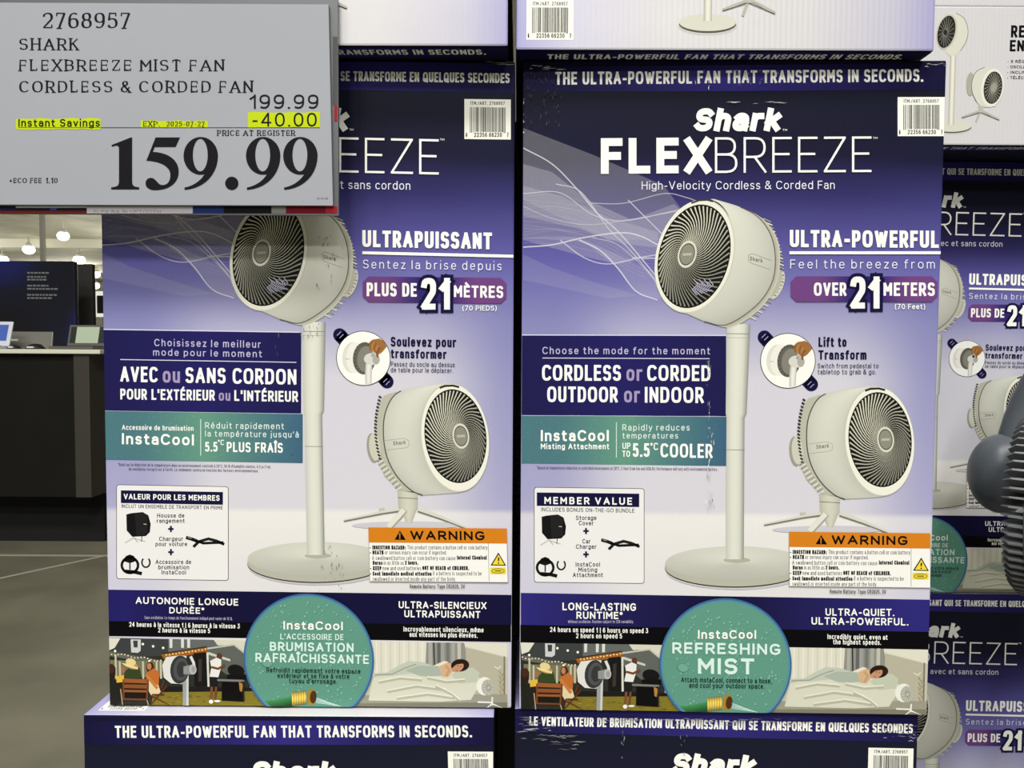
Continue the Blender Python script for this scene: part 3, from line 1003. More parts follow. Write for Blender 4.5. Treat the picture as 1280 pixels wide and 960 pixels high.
def mist_badge(du):
    a = Art(PE, du)
    cx, cy, r = 906.5, 829.8, 82.6
    bot = math.degrees(math.asin((893 - cy) / r))

    def disc(rr, c):
        b = math.degrees(math.asin(min(.99, (892.5 - cy) / rr)))
        pts = ellpts(cx, cy, rr, rr, 0, 180 - b, 360 + b, 60)
        a.up().poly([(x, y + .010 * (x - cx)) for x, y in pts], c)
    disc(r, (58, 100, 146))
    disc(r - 2.2, (84, 138, 152))
    disc(r - 4.5, (92, 146, 128))
    a.up(2)
    for i in range(420):
        an, q = random.uniform(0, 6.283), (r - 7) * math.sqrt(random.random())
        x, y = cx + q * math.cos(an), cy + q * math.sin(an)
        if y > 885: continue
        s = random.choice([.5, .6, .7, .9, 1.3, 1.8])
        a.ell(x + .3, y + .4, s, s, (70, 120, 106), n=8, layer=a.lay - 1)
        a.ell(x, y, s * .8, s * .8, (124, 174, 156), n=8)
    a.ell(853, 834.5, 7.6, 6, (76, 128, 112), .3, 22, a.lay + 1)
    a.ell(853.5, 834, 6.4, 4.9, (110, 160, 142), .3, 22, a.lay + 2)
    a.up(3)
    # garden hose end with brass coupling
    a.loft([(849, 882), (865, 880), (885, 876)], [(862, 893), (870, 892.5), (885, 889)], lambda i, t: tone((58, 122, 72), 1.2 - .75 * t), 5)
    a.up()
    for i in range(6):
        x = 884 + i * 3.1
        a.loft([(x, 871 - .3 * i), (x + 2.6, 870.6 - .3 * i)], [(x, 889 - .4 * i), (x + 2.6, 888.6 - .4 * i)], lambda s, t: tone((214, 176, 70), .55 + .75 * math.sin(3.0 * t + .2) - .25 * s), 5)
    a.up().ell(909, 877.5, 6, 10.5, (164, 122, 42), .12, 22)
    a.up().ell(911, 877.5, 4.2, 8, (74, 48, 24), .12, 22)
    for i in range(5):
        a.line([(914, 878 + i * 1.6), (930 + 4 * i, 884 + 1.3 * i)], .7, (196, 222, 216))
    return a


# ---- language panels
def barcode(a, x0, y0, x1, y1, s=0.0):
    w, h = x1 - x0, y1 - y0
    a.rect(x0, y0, x1, y1, (240, 240, 230), s)
    a.up()
    a.text('ITM./ART. 2768957', x0 + .13 * w, y0 + .15 * h, x0 + .87 * w, .09 * h, (70, 70, 68), .16, n=10)
    rnd = random.Random(5)
    x = x0 + .12 * w
    while x < x0 + .88 * w:
        b = rnd.choice([.35, .5, .8, 1.1]) * w / 55
        a.rect(x, y0 + .20 * h + s * (x - x0), x + b, y0 + .84 * h + s * (x - x0), (18, 18, 16))
        x += b + rnd.choice([.4, .6, .9]) * w / 55
    a.up().rect(x0 + .19 * w, y0 + .82 * h, x0 + .83 * w, y0 + .97 * h, (240, 240, 230), s)
    a.up()
    for t, p, q in (('6', .03, .06), ('22356', .21, .49), ('66230', .53, .81), ('7', .92, .95)):
        a.text(t, x0 + p * w, y0 + .95 * h, x0 + q * w, .11 * h, (24, 24, 22), .17, n=10)


def power_claim(a, en):
    a.lay = 20
    if en:
        a.text('ULTRA-POWERFUL', 987, 309, 1173, 21.5, WHITE, .20, 310, sq=3)
        a.rect(986.5, 314.2, 1177.5, 317.9, WHITE)
        a.text('Feel the breeze from', 987.5, 335.7, 1168, 11.2, (226, 225, 240), .10, gap=.34)
        px0, px1, py, s = 988, 1171.5, 345.5, 0.0
    else:
        a.text('ULTRAPUISSANT', 453, 308.8, 615, 21, WHITE, .20, 311.9, sq=3)
        a.rect(453, 314.2, 643, 317.9, WHITE, .023)
        a.text('Sentez la brise depuis', 454, 335.6, 627, 11, (226, 225, 240), .10, 338, gap=.34)
        px0, px1, py, s = 453.5, 633, 345.6, .011
    mid = (px0 + px1) / 2 - 5 if not en else 1080

    def g(x, y):
        t = min(1, abs(x - mid) / 60)
        t = t * t * (3 - 2 * t)
        return tuple((42, 36, 100)[i] * (1 - t) + (108, 66, 124)[i] * t for i in range(3))
    n, r, h = 26, 7, 32
    top, bot = [], []
    for i in range(n + 1):
        x = px0 + (px1 - px0) * i / n
        e = min(x - px0, px1 - x)
        k = 0 if e >= r else r - math.sqrt(max(0, r * r - (r - e) ** 2))
        top.append((x, py + k + s * (x - px0))); bot.append((x, py + h - k + s * (x - px0)))
    a.add(top + bot, [(i, i + 1, n + 2 + i, n + 1 + i) for i in range(n)], g)
    a.up()
    big = ('21', 1062.5, 385.7, 1099, 40) if en else ('21', 526.5, 387, 562.5, 39.5)
    t, x0, yb, x1, c = big
    a.text(t, x0, yb, x1, c, DARK, .185, sq=3, grow=4.2)
    a.up()
    a.text(t, x0, yb, x1, c, WHITE, .185, sq=3)
    if en:
        a.text('OVER', 1017, 369.8, 1057.5, 16.6, WHITE, .185, sq=3)
        a.text('METERS', 1104, 370, 1168, 16.8, WHITE, .185, sq=3)
        a.text('(70 Feet)', 1118, 386.5, 1156, 6.6, WHITE, .15)
    else:
        a.text('PLUS DE', 458.5, 370.2, 521, 17, WHITE, .185, 371, sq=3)
        a.text('MÈTRES', 567.5, 371.6, 629, 15, WHITE, .185, 372.6, sq=3)
        a.text('(70 PIEDS)', 578, 388.3, 621, 6.4, WHITE, .15)


def member_goods(a, x, y):
    """cover, car charger, misting ring and clip; x, y is the corner of the English panel"""
    k = (20, 20, 20)
    a.poly([(x + 9.5, y + 36), (x + 15, y + 34.5), (x + 30, y + 33), (x + 37, y + 37), (x + 40, y + 48), (x + 39, y + 58), (x + 34, y + 63), (x + 17, y + 64), (x + 10, y + 56)], k)
    a.poly([(x + 20, y + 34.5), (x + 31, y + 34), (x + 36, y + 38), (x + 36, y + 60), (x + 22, y + 63)], (32, 32, 32), layer=a.lay + 1)
    a.line([(x + 31, y + 48), (x + 35, y + 48.3)], .7, (200, 200, 196), layer=a.lay + 2)
    for p in ([(x + 19, y + 65), (x + 8, y + 71.5)], [(x + 19, y + 65), (x + 24, y + 71)], [(x + 20, y + 66), (x + 33, y + 70)]):
        a.line(p, 1.2, (178, 177, 170))
    a.line([(x + 29, y + 63), (x + 28.5, y + 70)], .9, k)
    a.line([(x + 85, y + 65), (x + 92, y + 67), (x + 97, y + 69)], 4.2, k, cap=1)
    a.line([(x + 94, y + 76), (x + 100, y + 70), (x + 112, y + 66.5), (x + 122, y + 69), (x + 131, y + 73)], 3.6, (30, 30, 28), cap=1)
    a.line([(x + 97, y + 69), (x + 106, y + 72), (x + 118, y + 71.5), (x + 131, y + 71)], 3.2, k)
    a.line([(x + 86, y + 64.5), (x + 91, y + 66)], 1.2, (130, 130, 126), layer=a.lay + 1)
    a.line(ellpts(x + 14, y + 99.5, 10.2, 9.6, 0, 0, 360, 28), 3.2, k, True)
    a.poly([(x + 5, y + 94), (x + 9, y + 88), (x + 14, y + 86), (x + 19, y + 88), (x + 22, y + 94), (x + 14, y + 97)], k)
    a.line([(x + 14, y + 97), (x + 14, y + 105)], 1.6, k)
    a.line([(x + 8, y + 107), (x + 20, y + 108), (x + 29, y + 110)], 4.4, k)
    a.line(ellpts(x + 34, y + 96, 5, 6, 0, -50, 230, 16), 2, k)


def english(root, full=True):
    def art(): return Art(PE)
    out = []
    a = art(); a.lay = 1
    strip(a, 652.5, 84, 115, 1182.5, 79, 112.5, navy_grad(652, 1182, (22, 20, 54), (50, 44, 124)), 16)
    a.up().text('THE ULTRA-POWERFUL FAN THAT TRANSFORMS IN SECONDS.', 694, 106, 1154, 16, WHITE, .175, 102.2, sq=3)
    out.append(a.build('header_strip', root))
    a = art(); a.lay = 20
    a.text('Shark', 866, 164.5, 979, 29, WHITE, .27, 164, gap=.10, shear=.20)
    a.text('TM', 978, 164, 983.5, 2.6, WHITE, .15)
    out.append(a.build('brand_logo', root))
    a = art(); a.lay = 20
    a.text('FLEX', 751, 217.5, 888.5, 44.5, WHITE, .22, 216.5)
    a.text('BREEZE', 893.5, 216.4, 1089, 44.5, WHITE, .062, 215.2, gap=.17, sq=2.4)
    a.text('TM', 1091, 174, 1096.5, 2.6, WHITE, .15)
    out.append(a.build('product_name', root))
    a = art(); a.lay = 1
    barcode(a, 1122, 121.3, 1181, 170.2)
    out.append(a.build('barcode_label', root))
    if not full:
        return out
    a = art(); a.lay = 20
    a.text('High-Velocity Cordless & Corded Fan', 802, 237.2, 1043, 10.4, (228, 228, 238), .105, 236.4)
    out.append(a.build('tagline', root))
    a = art(); power_claim(a, True); out.append(a.build('power_claim', root))
    a = art(); a.lay = 8
    a.text('Lift to', 1023, 433.5, 1058, 12, DARK, .19, sq=2.8)
    a.text('Transform', 1023, 449.4, 1083, 11.6, DARK, .19, sq=2.8)
    a.text('Switch from pedestal to', 1022, 460.3, 1098, 6, (52, 50, 74), .115)
    a.text('tabletop to grab & go.', 1022, 467.8, 1095, 6, (52, 50, 74), .115)
    out.append(a.build('lift_lettering', root))
    a = art(); a.lay = 2
    strip(a, 652, 418, 419.4, 907.5, 418.6, 420, lambda x, y: (206, 205, 226))
    strip(a, 652, 419.3, 519, 907.5, 419.9, 520.5, navy_grad(600, 960, (28, 26, 66), (35, 32, 92)))
    a.up()
    a.text('Choose the mode for the moment', 678, 442.5, 887.5, 9, (186, 182, 208), .13, 443, gap=.30)
    a.rect(678, 447, 887, 448, (206, 204, 224), .004)
    a.text('CORDLESS', 677.5, 475.8, 776, 19.8, WHITE, .17, 476, sq=3)
    a.text('or', 783, 476, 802.5, 19, LILAC, .17, sq=3)
    a.text('CORDED', 809, 476, 888, 19.8, WHITE, .17, 476.4, sq=3)
    a.text('OUTDOOR', 684, 502.6, 772, 19.6, WHITE, .17, 503, sq=3)
    a.text('or', 780, 503, 799.5, 19, LILAC, .17, sq=3)
    a.text('INDOOR', 806, 503.3, 879.5, 19.8, WHITE, .17, 503.8, sq=3)
    out.append(a.build('mode_panel', root))
    a = art(); a.lay = 1

    def teal(x, y):
        t = max(0, min(1, (x - 700) / 210)); t = abs(2 * t - .75)
        return tuple((96, 146, 126)[i] * (1 - t) + (66, 104, 122)[i] * t for i in range(3))
    strip(a, 652, 519, 579.4, 908, 520.5, 582.6, teal, 14)
    a.up()
    for i in range(150):
        x, y = random.uniform(655, 905), random.uniform(523, 577)
        a.ell(x, y, .8, .8, tone(teal(x, y), 1.14), n=7)
    strip(a, 652, 518.6, 519.6, 908, 520, 521, lambda x, y: (190, 196, 212))
    a.up()
    a.text('InstaCool', 676, 551.5, 761, 14, WHITE, .185)
    a.text('Misting Attachment', 676, 561.5, 761.5, 7.2, WHITE, .17)
    a.rect(770, 528, 770.9, 572, (214, 226, 222))
    a.text('Rapidly reduces', 778, 538.2, 862, 7.8, (222, 232, 228), .12, gap=.28)
    a.text('temperatures', 778, 548.2, 847.5, 7.4, (222, 232, 228), .12, gap=.28)
    a.text('UP', 778, 561, 788, 7.6, WHITE, .16, sq=3)
    a.text('TO', 778, 571, 787.5, 7.6, WHITE, .16, sq=3)
    a.text('5.5', 791, 571, 812, 17, WHITE, .17, sq=3)
    a.text('°C', 813, 562.5, 822.5, 9, WHITE, .15, sq=3)
    a.text('COOLER', 825.5, 571.6, 890.5, 17.6, WHITE, .165, 572.6, sq=3)
    a.text('*Based on temperature reduction in controlled environment at 28°C, 5 feet from fan and 50% RH. Performance will vary with environmental factors.', 671, 586.6, 897, 4, (70, 68, 90), .10, 588.6, n=8)
    out.append(a.build('misting_panel', root))
    a = art(); a.lay = 1
    a.rrect(667.5, 608.8, 805.5, 728, 3.5, (60, 58, 64), .012)
    a.up().rrect(668.2, 609.5, 804.8, 727.3, 3, (226, 225, 224), .012)
    a.up().rect(671, 615.5, 799, 632.3, DARK, .012)
    a.up()
    a.text('MEMBER VALUE', 680.5, 630, 790, 9, WHITE, .19, 631, gap=.34)
    a.text('INCLUDES BONUS ON-THE-GO BUNDLE', 676.5, 639.2, 793, 5, (50, 48, 56), .14, 640.8)
    for t, x0, x1, y in (('Storage', 720, 745.5, 650), ('Cover', 723.5, 742, 656.6), ('Car', 728, 738, 679.3), ('Charger', 720, 745.5, 686),
                         ('InstaCool', 719.5, 750, 708.2), ('Misting', 723, 746.5, 714.8), ('Attachment', 716, 753.5, 721.4)):
        a.text(t, x0, y, x1, 5.6, (26, 24, 36), .155)
    for y in (668.2, 697.4):
        a.text('+', 729, y + 1, 736, 13, (30, 28, 66), .19)
    member_goods(a, 667.5, 610)
    out.append(a.build('member_panel', root))
    a = art(); a.lay = 2
    strip(a, 651, 741, 781, 1163, 749.6, 789.8, lambda x, y: tuple((20, 18, 50)[i] + ((44, 40, 116)[i] - (20, 18, 50)[i]) * min(1, abs(x - 890) / 240) for i in range(3)), 24)
    strip(a, 650.5, 781, 803, 1161.5, 789.8, 812, lambda x, y: (9, 8, 12))
    a.up(20)
    a.text('LONG-LASTING', 703, 762.5, 795, 9.6, WHITE, .18, 763.4)
    a.text('RUNTIME*', 720.5, 773.2, 778, 9, WHITE, .18, 773.6)
    a.text('Without oscillation. Runtime subject to 12% variability.', 710, 778.6, 792, 3.8, (180, 178, 206), .10, n=8)
    a.text('24 hours on speed 1 | 6 hours on speed 3', 687.5, 789.6, 810, 6.2, WHITE, .15, 791.2)
    a.text('2 hours on speed 5', 720, 797.4, 777.5, 6.2, WHITE, .15, 797.8)
    a.text('ULTRA-QUIET.', 1031.5, 769.2, 1117.5, 9, WHITE, .18, 769.8)
    a.text('ULTRA-POWERFUL.', 1014, 780.4, 1135, 9.2, WHITE, .18, 781.6)
    a.text('Incredibly quiet, even at', 1034, 798.4, 1109, 6.2, WHITE, .15, 799.4)
    a.text('the highest speeds.', 1041, 805, 1101, 6.2, WHITE, .15, 805.8)
    out.append(a.build('runtime_band', root))
    a = art(); a.lay = 60
    a.text('InstaCool', 872, 797.8, 944.5, 11, WHITE, .18)
    a.text('REFRESHING', 840, 816, 975, 14, (208, 232, 222), .20, 818)
    a.text('MIST', 872, 841.8, 942, 20, (208, 232, 222), .20, 842.2)
    a.text('Attach InstaCool, connect to a hose,', 851, 851.6, 964, 6.2, (24, 44, 40), .14, 853.4)
    a.text('and cool your outdoor space.', 861, 858.6, 955, 6.2, (24, 44, 40), .14, 860)
    out.append(a.build('badge_lettering', root))
    return out


HEAD_FR = 'LE VENTILATEUR DE BRUMISATION ULTRAPUISSANT QUI SE TRANSFORME EN QUELQUES SECONDES'


def french(root):
    def art(): return Art(PF)
    out = []
    a = art(); a.lay = 1
    strip(a, 122.5, 72.5, 106, 643.5, 79.5, 116.5, navy_grad(122, 650, (26, 24, 66), (48, 42, 118)), 16)
    a.up().text(HEAD_FR, 142, 97.5, 637, 12.4, WHITE, .18, 104, sq=3, gap=.17)
    out.append(a.build('header_strip', root))
    a = art(); a.lay = 20
    a.text('Shark', 326, 161.5, 438.5, 29, WHITE, .27, 164, gap=.10, shear=.20)
    a.text('TM', 437, 163.6, 442, 2.6, WHITE, .15)
    out.append(a.build('brand_logo', root))
    a = art(); a.lay = 20
    a.text('FLEX', 211, 212, 347, 44, WHITE, .22, 214)
    a.text('BREEZE', 352, 214, 548.5, 44, WHITE, .062, 218.4, gap=.17)
    a.text('TM', 550, 176, 555.5, 2.6, WHITE, .15)
    out.append(a.build('product_name', root))
    a = art(); a.lay = 1
    barcode(a, 580.5, 123.8, 638.5, 173.8, .012)
    out.append(a.build('barcode_label', root))
    a = art(); a.lay = 20
    a.text('Ventilateur puissant avec et sans cordon', 246, 233.6, 513, 10.6, (228, 228, 238), .105, 237.4)
    out.append(a.build('tagline', root))
    a = art(); power_claim(a, False); out.append(a.build('power_claim', root))
    a = art(); a.lay = 8
    a.text('Soulevez pour', 488.5, 433, 570, 12, DARK, .19, 434, sq=2.8)
    a.text('transformer', 488.5, 447.6, 558, 11.4, DARK, .19, 448.6, sq=2.8)
    a.text('Passez du socle au dessus', 488.5, 458, 568.5, 6, (52, 50, 74), .115, 459)
    a.text('de table pour le déplacer.', 488.5, 465.2, 566.5, 6, (52, 50, 74), .115, 466.2)
    out.append(a.build('lift_lettering', root))
    a = art(); a.lay = 2
    strip(a, 128.5, 411, 412.4, 374.5, 414.6, 416, lambda x, y: (206, 205, 226))
    strip(a, 128.5, 412.3, 513.2, 376.5, 415.9, 517, navy_grad(60, 440, (28, 26, 66), (35, 32, 92)))
    a.up()
    a.text('Choisissez le meilleur', 193, 432.6, 326, 9, (186, 182, 208), .13, 434.8, gap=.30)
    a.text('mode pour le moment', 191.5, 444.4, 327.5, 8.6, (186, 182, 208), .13, 446.6, gap=.30)
    a.rect(150.5, 448.9, 370.5, 449.9, (206, 204, 224), .016)
    a.text('AVEC', 150.5, 477.2, 197, 19.4, WHITE, .17, 478, sq=3)
    a.text('ou', 203.5, 478.2, 225, 19, LILAC, .17, 478.6, sq=3)
    a.text('SANS CORDON', 232, 478.7, 370.5, 19.6, WHITE, .17, 481, sq=3)
    a.text("POUR L'EXTÉRIEUR", 150.5, 499.2, 268.5, 13.4, WHITE, .175, 500.8, sq=3)
    a.text('ou', 273.5, 500.8, 288, 13, LILAC, .17, 501, sq=3)
    a.text("L'INTÉRIEUR", 293, 501, 372.5, 13.4, WHITE, .175, 502.4, sq=3)
    out.append(a.build('mode_panel', root))
    a = art(); a.lay = 1

    def teal(x, y):
        t = max(0, min(1, (x - 175) / 210)); t = abs(2 * t - .75)
        return tuple((96, 146, 126)[i] * (1 - t) + (66, 104, 122)[i] * t for i in range(3))
    strip(a, 130.5, 513, 574.8, 378.5, 517, 579, teal, 14)
    a.up()
    for i in range(150):
        x, y = random.uniform(134, 375), random.uniform(519, 572)
        a.ell(x, y, .8, .8, tone(teal(x, y), 1.14), n=7)
    strip(a, 130, 512.6, 513.6, 378.5, 516.6, 517.6, lambda x, y: (190, 196, 212))
    a.up()
    a.text('Accessoire de brumisation', 152.5, 537.2, 242, 6.4, WHITE, .15, 538.6)
    a.text('InstaCool', 152.5, 555.2, 242.5, 13.8, WHITE, .185, 556.8)
    a.rect(250.5, 524, 251.4, 569.5, (214, 226, 222))
    a.text('Réduit rapidement', 256.5, 535.6, 355, 7.8, (222, 232, 228), .12, 536.6, gap=.28)
    a.text("la température jusqu'à", 256.5, 545.6, 373.5, 7.6, (222, 232, 228), .12, 547, gap=.28)
    a.text('5.5', 256.5, 564.4, 272, 12, WHITE, .17, sq=3)
    a.text('°C', 272.5, 556.4, 280, 6.8, WHITE, .15, sq=3)
    a.text('PLUS FRAÎS', 283.5, 564.8, 353.5, 12.4, WHITE, .17, 566, sq=3)
    a.text("*Basé sur la réduction de la température dans un environnement contrôlé à 28°C, 50 % d'humidité relative, à 5 pi (1 m)".replace('ô', 'o'), 147.5, 582.4, 338, 3.8, (70, 68, 90), .10, 585.4, n=8)
    a.text("du ventilateur lorsqu'il est à l'arrêt. Le rendement variera en fonction des facteurs environnementaux.", 161, 588, 323, 3.8, (70, 68, 90), .10, 590.4, n=8)
    out.append(a.build('misting_panel', root))
    a = art(); a.lay = 1
    a.rrect(145.5, 605.6, 285.8, 723.6, 3.5, (60, 58, 64), .017)
    a.up().rrect(146.2, 606.3, 285.1, 722.9, 3, (226, 225, 224), .017)
    a.up().rect(151.2, 612.8, 278.8, 628.8, DARK, .017)
    a.up()
    a.text('VALEUR POUR LES MEMBRES', 154.8, 624, 274.6, 7, WHITE, .19, 626)
    a.text('INCLUT UN ENSEMBLE DE TRANSPORT EN PRIME', 152, 634.8, 278.5, 4.6, (50, 48, 56), .14, 637)
    for t, x0, x1, y in (('Housse de', 196.5, 230.5, 647), ('rangement', 196, 231, 653.6), ('Chargeur', 199, 229, 676.2), ('pour voiture', 194.5, 234, 682.6),
                         ('Accessoire de', 194.5, 239, 705), ('brumisation', 198, 236.5, 711.6), ('InstaCool', 202, 232.5, 718)):
        a.text(t, x0, y, x1, 5.4, (26, 24, 36), .155)
    for y in (665.6, 694.6):
        a.text('+', 210.3, y + 1, 217.2, 13, (30, 28, 66), .19)
    member_goods(a, 148.5, 607)
    out.append(a.build('member_panel', root))
    a = art(); a.lay = 2
    strip(a, 134.8, 737, 776.4, 639.3, 743.6, 780.8, navy_grad(40, 260, (20, 18, 54), (36, 32, 100)), 24)
    strip(a, 135.8, 776.4, 795, 638.6, 780.8, 802.5, lambda x, y: (9, 8, 12))
    a.up(20)
    a.text('AUTONOMIE LONGUE', 170, 754.4, 298, 8.6, WHITE, .18, 756.8)
    a.text('DURÈE*', 212, 766.4, 255.5, 7.8, WHITE, .18, 767)
    a.text('Sans oscillation. Le temps de fonctionnement indiqué peut varier de 12 %.', 181, 773.4, 291, 3.8, (180, 178, 206), .10, 775, n=8)
    a.text('24 heures à la vitesse 1 | 6 heures à la vitesse 3', 162, 783, 300, 6, WHITE, .15, 785.4)
    a.text('2 heures à la vitesse 5', 198, 790.2, 263, 6, WHITE, .15, 791.2)
    a.text('ULTRA-SILENCIEUX', 498.5, 760, 608, 8.8, WHITE, .18, 761.2)
    a.text('ULTRAPUISSANT', 505.5, 771.2, 600.5, 8.8, WHITE, .18, 772.4)
    a.text('Incroyablement silencieux, même', 504.5, 789, 604.5, 6.2, WHITE, .15, 790.2)
    a.text('aux vitesses les plus élevées.', 512, 795.6, 597, 6.2, WHITE, .15, 797)
    out.append(a.build('runtime_band', root))
    a = art(); a.lay = 60
    a.text('InstaCool', 355, 786, 429, 10.6, WHITE, .18, 787)
    a.text("L'ACCESSOIRE DE", 351, 798.4, 430, 7.4, (208, 232, 222), .17, 799.4)
    a.text('BRUMISATION', 338, 812.8, 442.5, 11.4, (208, 232, 222), .19, 814.4)
    a.text('RAFRAÎCHISSANTE', 320, 826.6, 461.5, 11.4, (208, 232, 222), .19, 829.2)
    a.text('Refroidit rapidement votre espace', 333.5, 839.4, 451, 6, (24, 44, 40), .14, 841.2)
    a.text('extérieur et se fixe à votre', 347.5, 846.4, 437, 6, (24, 44, 40), .14, 847.6)
    a.text("tuyau d'arrosage.", 362, 853, 422, 6, (24, 44, 40), .14, 853.8)
    out.append(a.build('badge_lettering', root))
    return out


def shared_pictures(root, du):
    o = []
    o.append(wind_picture(du).build('wind_picture', root, GLAZE, step=.00001))
    o.append(pedestal_fan_picture(du).build('pedestal_fan_picture', root, base=.0004, step=.00002))
    o.append(tabletop_fan_picture(du).build('tabletop_fan_picture', root, base=.0004, step=.00002))
    o.append(lift_inset(du).build('lift_inset', root, base=.0003, step=.00002))
    o.append(warning_label(du).build('warning_label', root, base=.0010, step=.00002))
    o.append(garden_picture(du).build('garden_picture', root, step=.000005))
    o.append(bedroom_picture(du, None).build('bedroom_picture', root, step=.000005))
    o.append(mist_badge(du).build('mist_badge', root, base=.0014, step=.00002))
    return o


# ------------------------------------------------------------------ the setting
M_FLOOR = plain('polished_concrete', (118, 115, 98), 0.45, noise=0.18, scale=3.0)
M_CEIL = plain('ribbed_roof_deck', (206, 204, 186), 0.8, noise=0.15, scale=0.6)
M_BEAM = plain('painted_roof_beam', (224, 222, 206), 0.7)
M_WALL = plain('pale_warehouse_wall', (170, 168, 152), 0.8, noise=0.08, scale=0.5)
M_JOINT = plain('floor_joint_filler', (172, 168, 150), 0.6)
M_STEEL = plain('grey_painted_steel', (134, 132, 120), 0.5)


def slab(name, mat, *d):
    o = box(name, mat, None, *d)
    o['kind'] = 'structure'
    return o


slab('floor', M_FLOOR, -45, 20, -14, 110, -0.2, 0)
slab('ceiling', M_CEIL, -45, 20, -14, 110, CEIL, CEIL + 0.2)
slab('wall_back', M_WALL, -45, 20, 105, 105.4, 0, CEIL)
slab('wall_left', M_WALL, -45.4, -45, -14, 110, 0, CEIL)
for i, (y0, zz) in enumerate(((22, .45), (34, .5), (46, .5), (60, .55), (76, .6))):
    slab('trim_%d' % (i + 1), M_BEAM, -45, 20, y0, y0 + .5, CEIL - zz, CEIL)
bm = bmesh.new()
v0, v1 = Vector((-22.5, 30, CEIL - .35)), Vector((-9.5, 62, CEIL - .35))
dd = (v1 - v0).normalized()
nn = Vector((-dd.y, dd.x, 0)) * .35
vv = [bm.verts.new(p) for p in (v0 - nn, v1 - nn, v1 + nn, v0 + nn)]
vt = [bm.verts.new(v.co + Vector((0, 0, .34))) for v in vv]
bm.faces.new(vv); bm.faces.new(vt[::-1])
for i in range(4): bm.faces.new((vv[i], vt[i], vt[(i + 1) % 4], vv[(i + 1) % 4]))
tag(from_bm('trim_6', bm, M_BEAM), None, kind='structure')
slab('trim_7', M_JOINT, -30, -1.2, 3.96, 3.985, 0, 0.0015)                  # pale line on the floor before the counter
bm = bmesh.new()
j0, j1 = Vector((-2.62, 3.25, 0)), Vector((-2.12, 3.97, 0))
dn = Vector((.012, -.009, 0))
f4 = [bm.verts.new(p + Vector((0, 0, .0014))) for p in (j0 - dn, j0 + dn, j1 + dn, j1 - dn)]
bm.faces.new(f4)
tag(from_bm('trim_8', bm, M_JOINT), None, kind='structure')


def at(x, y, depth):
    """point at a given depth y in the place for a photo pixel"""
    d = fw + RI * ((x - 640) / FPX) + UP * ((480 - y) / FPX)
    return CAM + d * (depth / d.y)


# far lamps under the roof, each hung at lamp height
M_LAMP = plain('lit_lamp_glass', (255, 250, 232), 0.4, emit=9.0)
M_HOUSE = plain('lamp_housing', (200, 198, 186), 0.5)
LAMP_Z = CEIL - 0.75
for (x, y) in ((79, 295), (36, 312), (3, 325), (99, 325), (119, 357), (120, 343)):
    d = fw + RI * ((x - 640) / FPX) + UP * ((480 - y) / FPX)
    t = (LAMP_Z - EYE) / d.z
    p = CAM + d * t
    r = 7.0 / FPX * p.y if y < 340 else 5.2 / FPX * p.y
    root = tag(empty('ceiling_lamp', p), 'round white lamp glowing under the far warehouse roof', 'lamp', 'lamps under the far roof')
    bm = bmesh.new()
    bmesh.ops.create_uvsphere(bm, u_segments=20, v_segments=12, radius=r)
    for v in bm.verts: v.co.z *= .82
    from_bm('glass_globe', bm, M_LAMP, root, True)
    bm = bmesh.new()
    bmesh.ops.create_cone(bm, segments=16, radius1=r * .75, radius2=r * .25, depth=r * .7, cap_ends=True, matrix=Matrix.Translation((0, 0, r * .95)))
    from_bm('housing', bm, M_HOUSE, root, True)
    box('hanger_rod', M_HOUSE, root, -.04, .04, -.04, .04, r, CEIL - LAMP_Z)

for lx in (-34, -20, -6):  # added point lights without fixtures, to brighten the far ceiling
    for ly in (20, 31, 44, 60, 84):
        ld = bpy.data.lights.new('far_fill_light', 'POINT')
        ld.energy = 1300
        ld.shadow_soft_size = .5
        ld.color = (1.0, .98, .92)
        lo = bpy.data.objects.new('far_fill_light', ld)
        lo.location = (lx, ly, CEIL - 2.2)
        col.objects.link(lo)

c0 = at(54, 330, 24)
root = tag(empty('roof_column', (c0.x, 24, 0)), 'slender steel column rising behind the dark display board', 'column')
box('shaft', M_STEEL, root, -.06, .06, -.06, .06, 0, CEIL - .01)
box('foot_plate', M_STEEL, root, -.2, .2, -.2, .2, 0, .02)

# demonstration counter with computers
M_COUNTER = plain('dark_counter_laminate', (24, 22, 18), 0.6, noise=0.15, scale=5, spec=.2)
M_KICK = plain('black_toe_kick', (10, 10, 9), 0.8)
M_EDGE = plain('pale_counter_top', (232, 230, 208), 0.4)
M_POST = plain('counter_corner_post', (62, 58, 52), 0.5)
CY = 4.05
cxr = at(112, 500, CY).x
ct = tag(empty('display_counter', (cxr, CY, 0)), 'long dark counter with a pale top carrying laptops', 'counter')
box('cabinet', M_COUNTER, ct, -3.4, -.085, 0.02, .95, .29, 1.052)
box('corner_post', M_POST, ct, -.083, 0, 0.0, .95, .29, 1.052, bevel=.004)
box('toe_kick', M_KICK, ct, -3.35, -.05, .22, .90, 0, .29)
box('counter_top', M_EDGE, ct, -3.42, .07, -.02, .97, 1.053, 1.076, bevel=.004)
TOP = 1.0765

M_BEZEL = plain('laptop_grey_shell', (96, 98, 92), 0.4)
M_DKSHELL = plain('laptop_dark_shell', (34, 36, 38), 0.4)
M_KEYS = plain('black_keys', (18, 18, 20), 0.5)
M_SCR1 = plain('lit_screen_pale', (176, 190, 164), 0.3, emit=.35)
M_SCR2 = plain('lit_screen_blue', (70, 96, 170), 0.3, emit=.5)
M_SILVER = plain('silver_laptop_lid', (148, 147, 138), 0.35, metal=.4)
M_WHITE = plain('white_plastic', (224, 226, 236), 0.4)


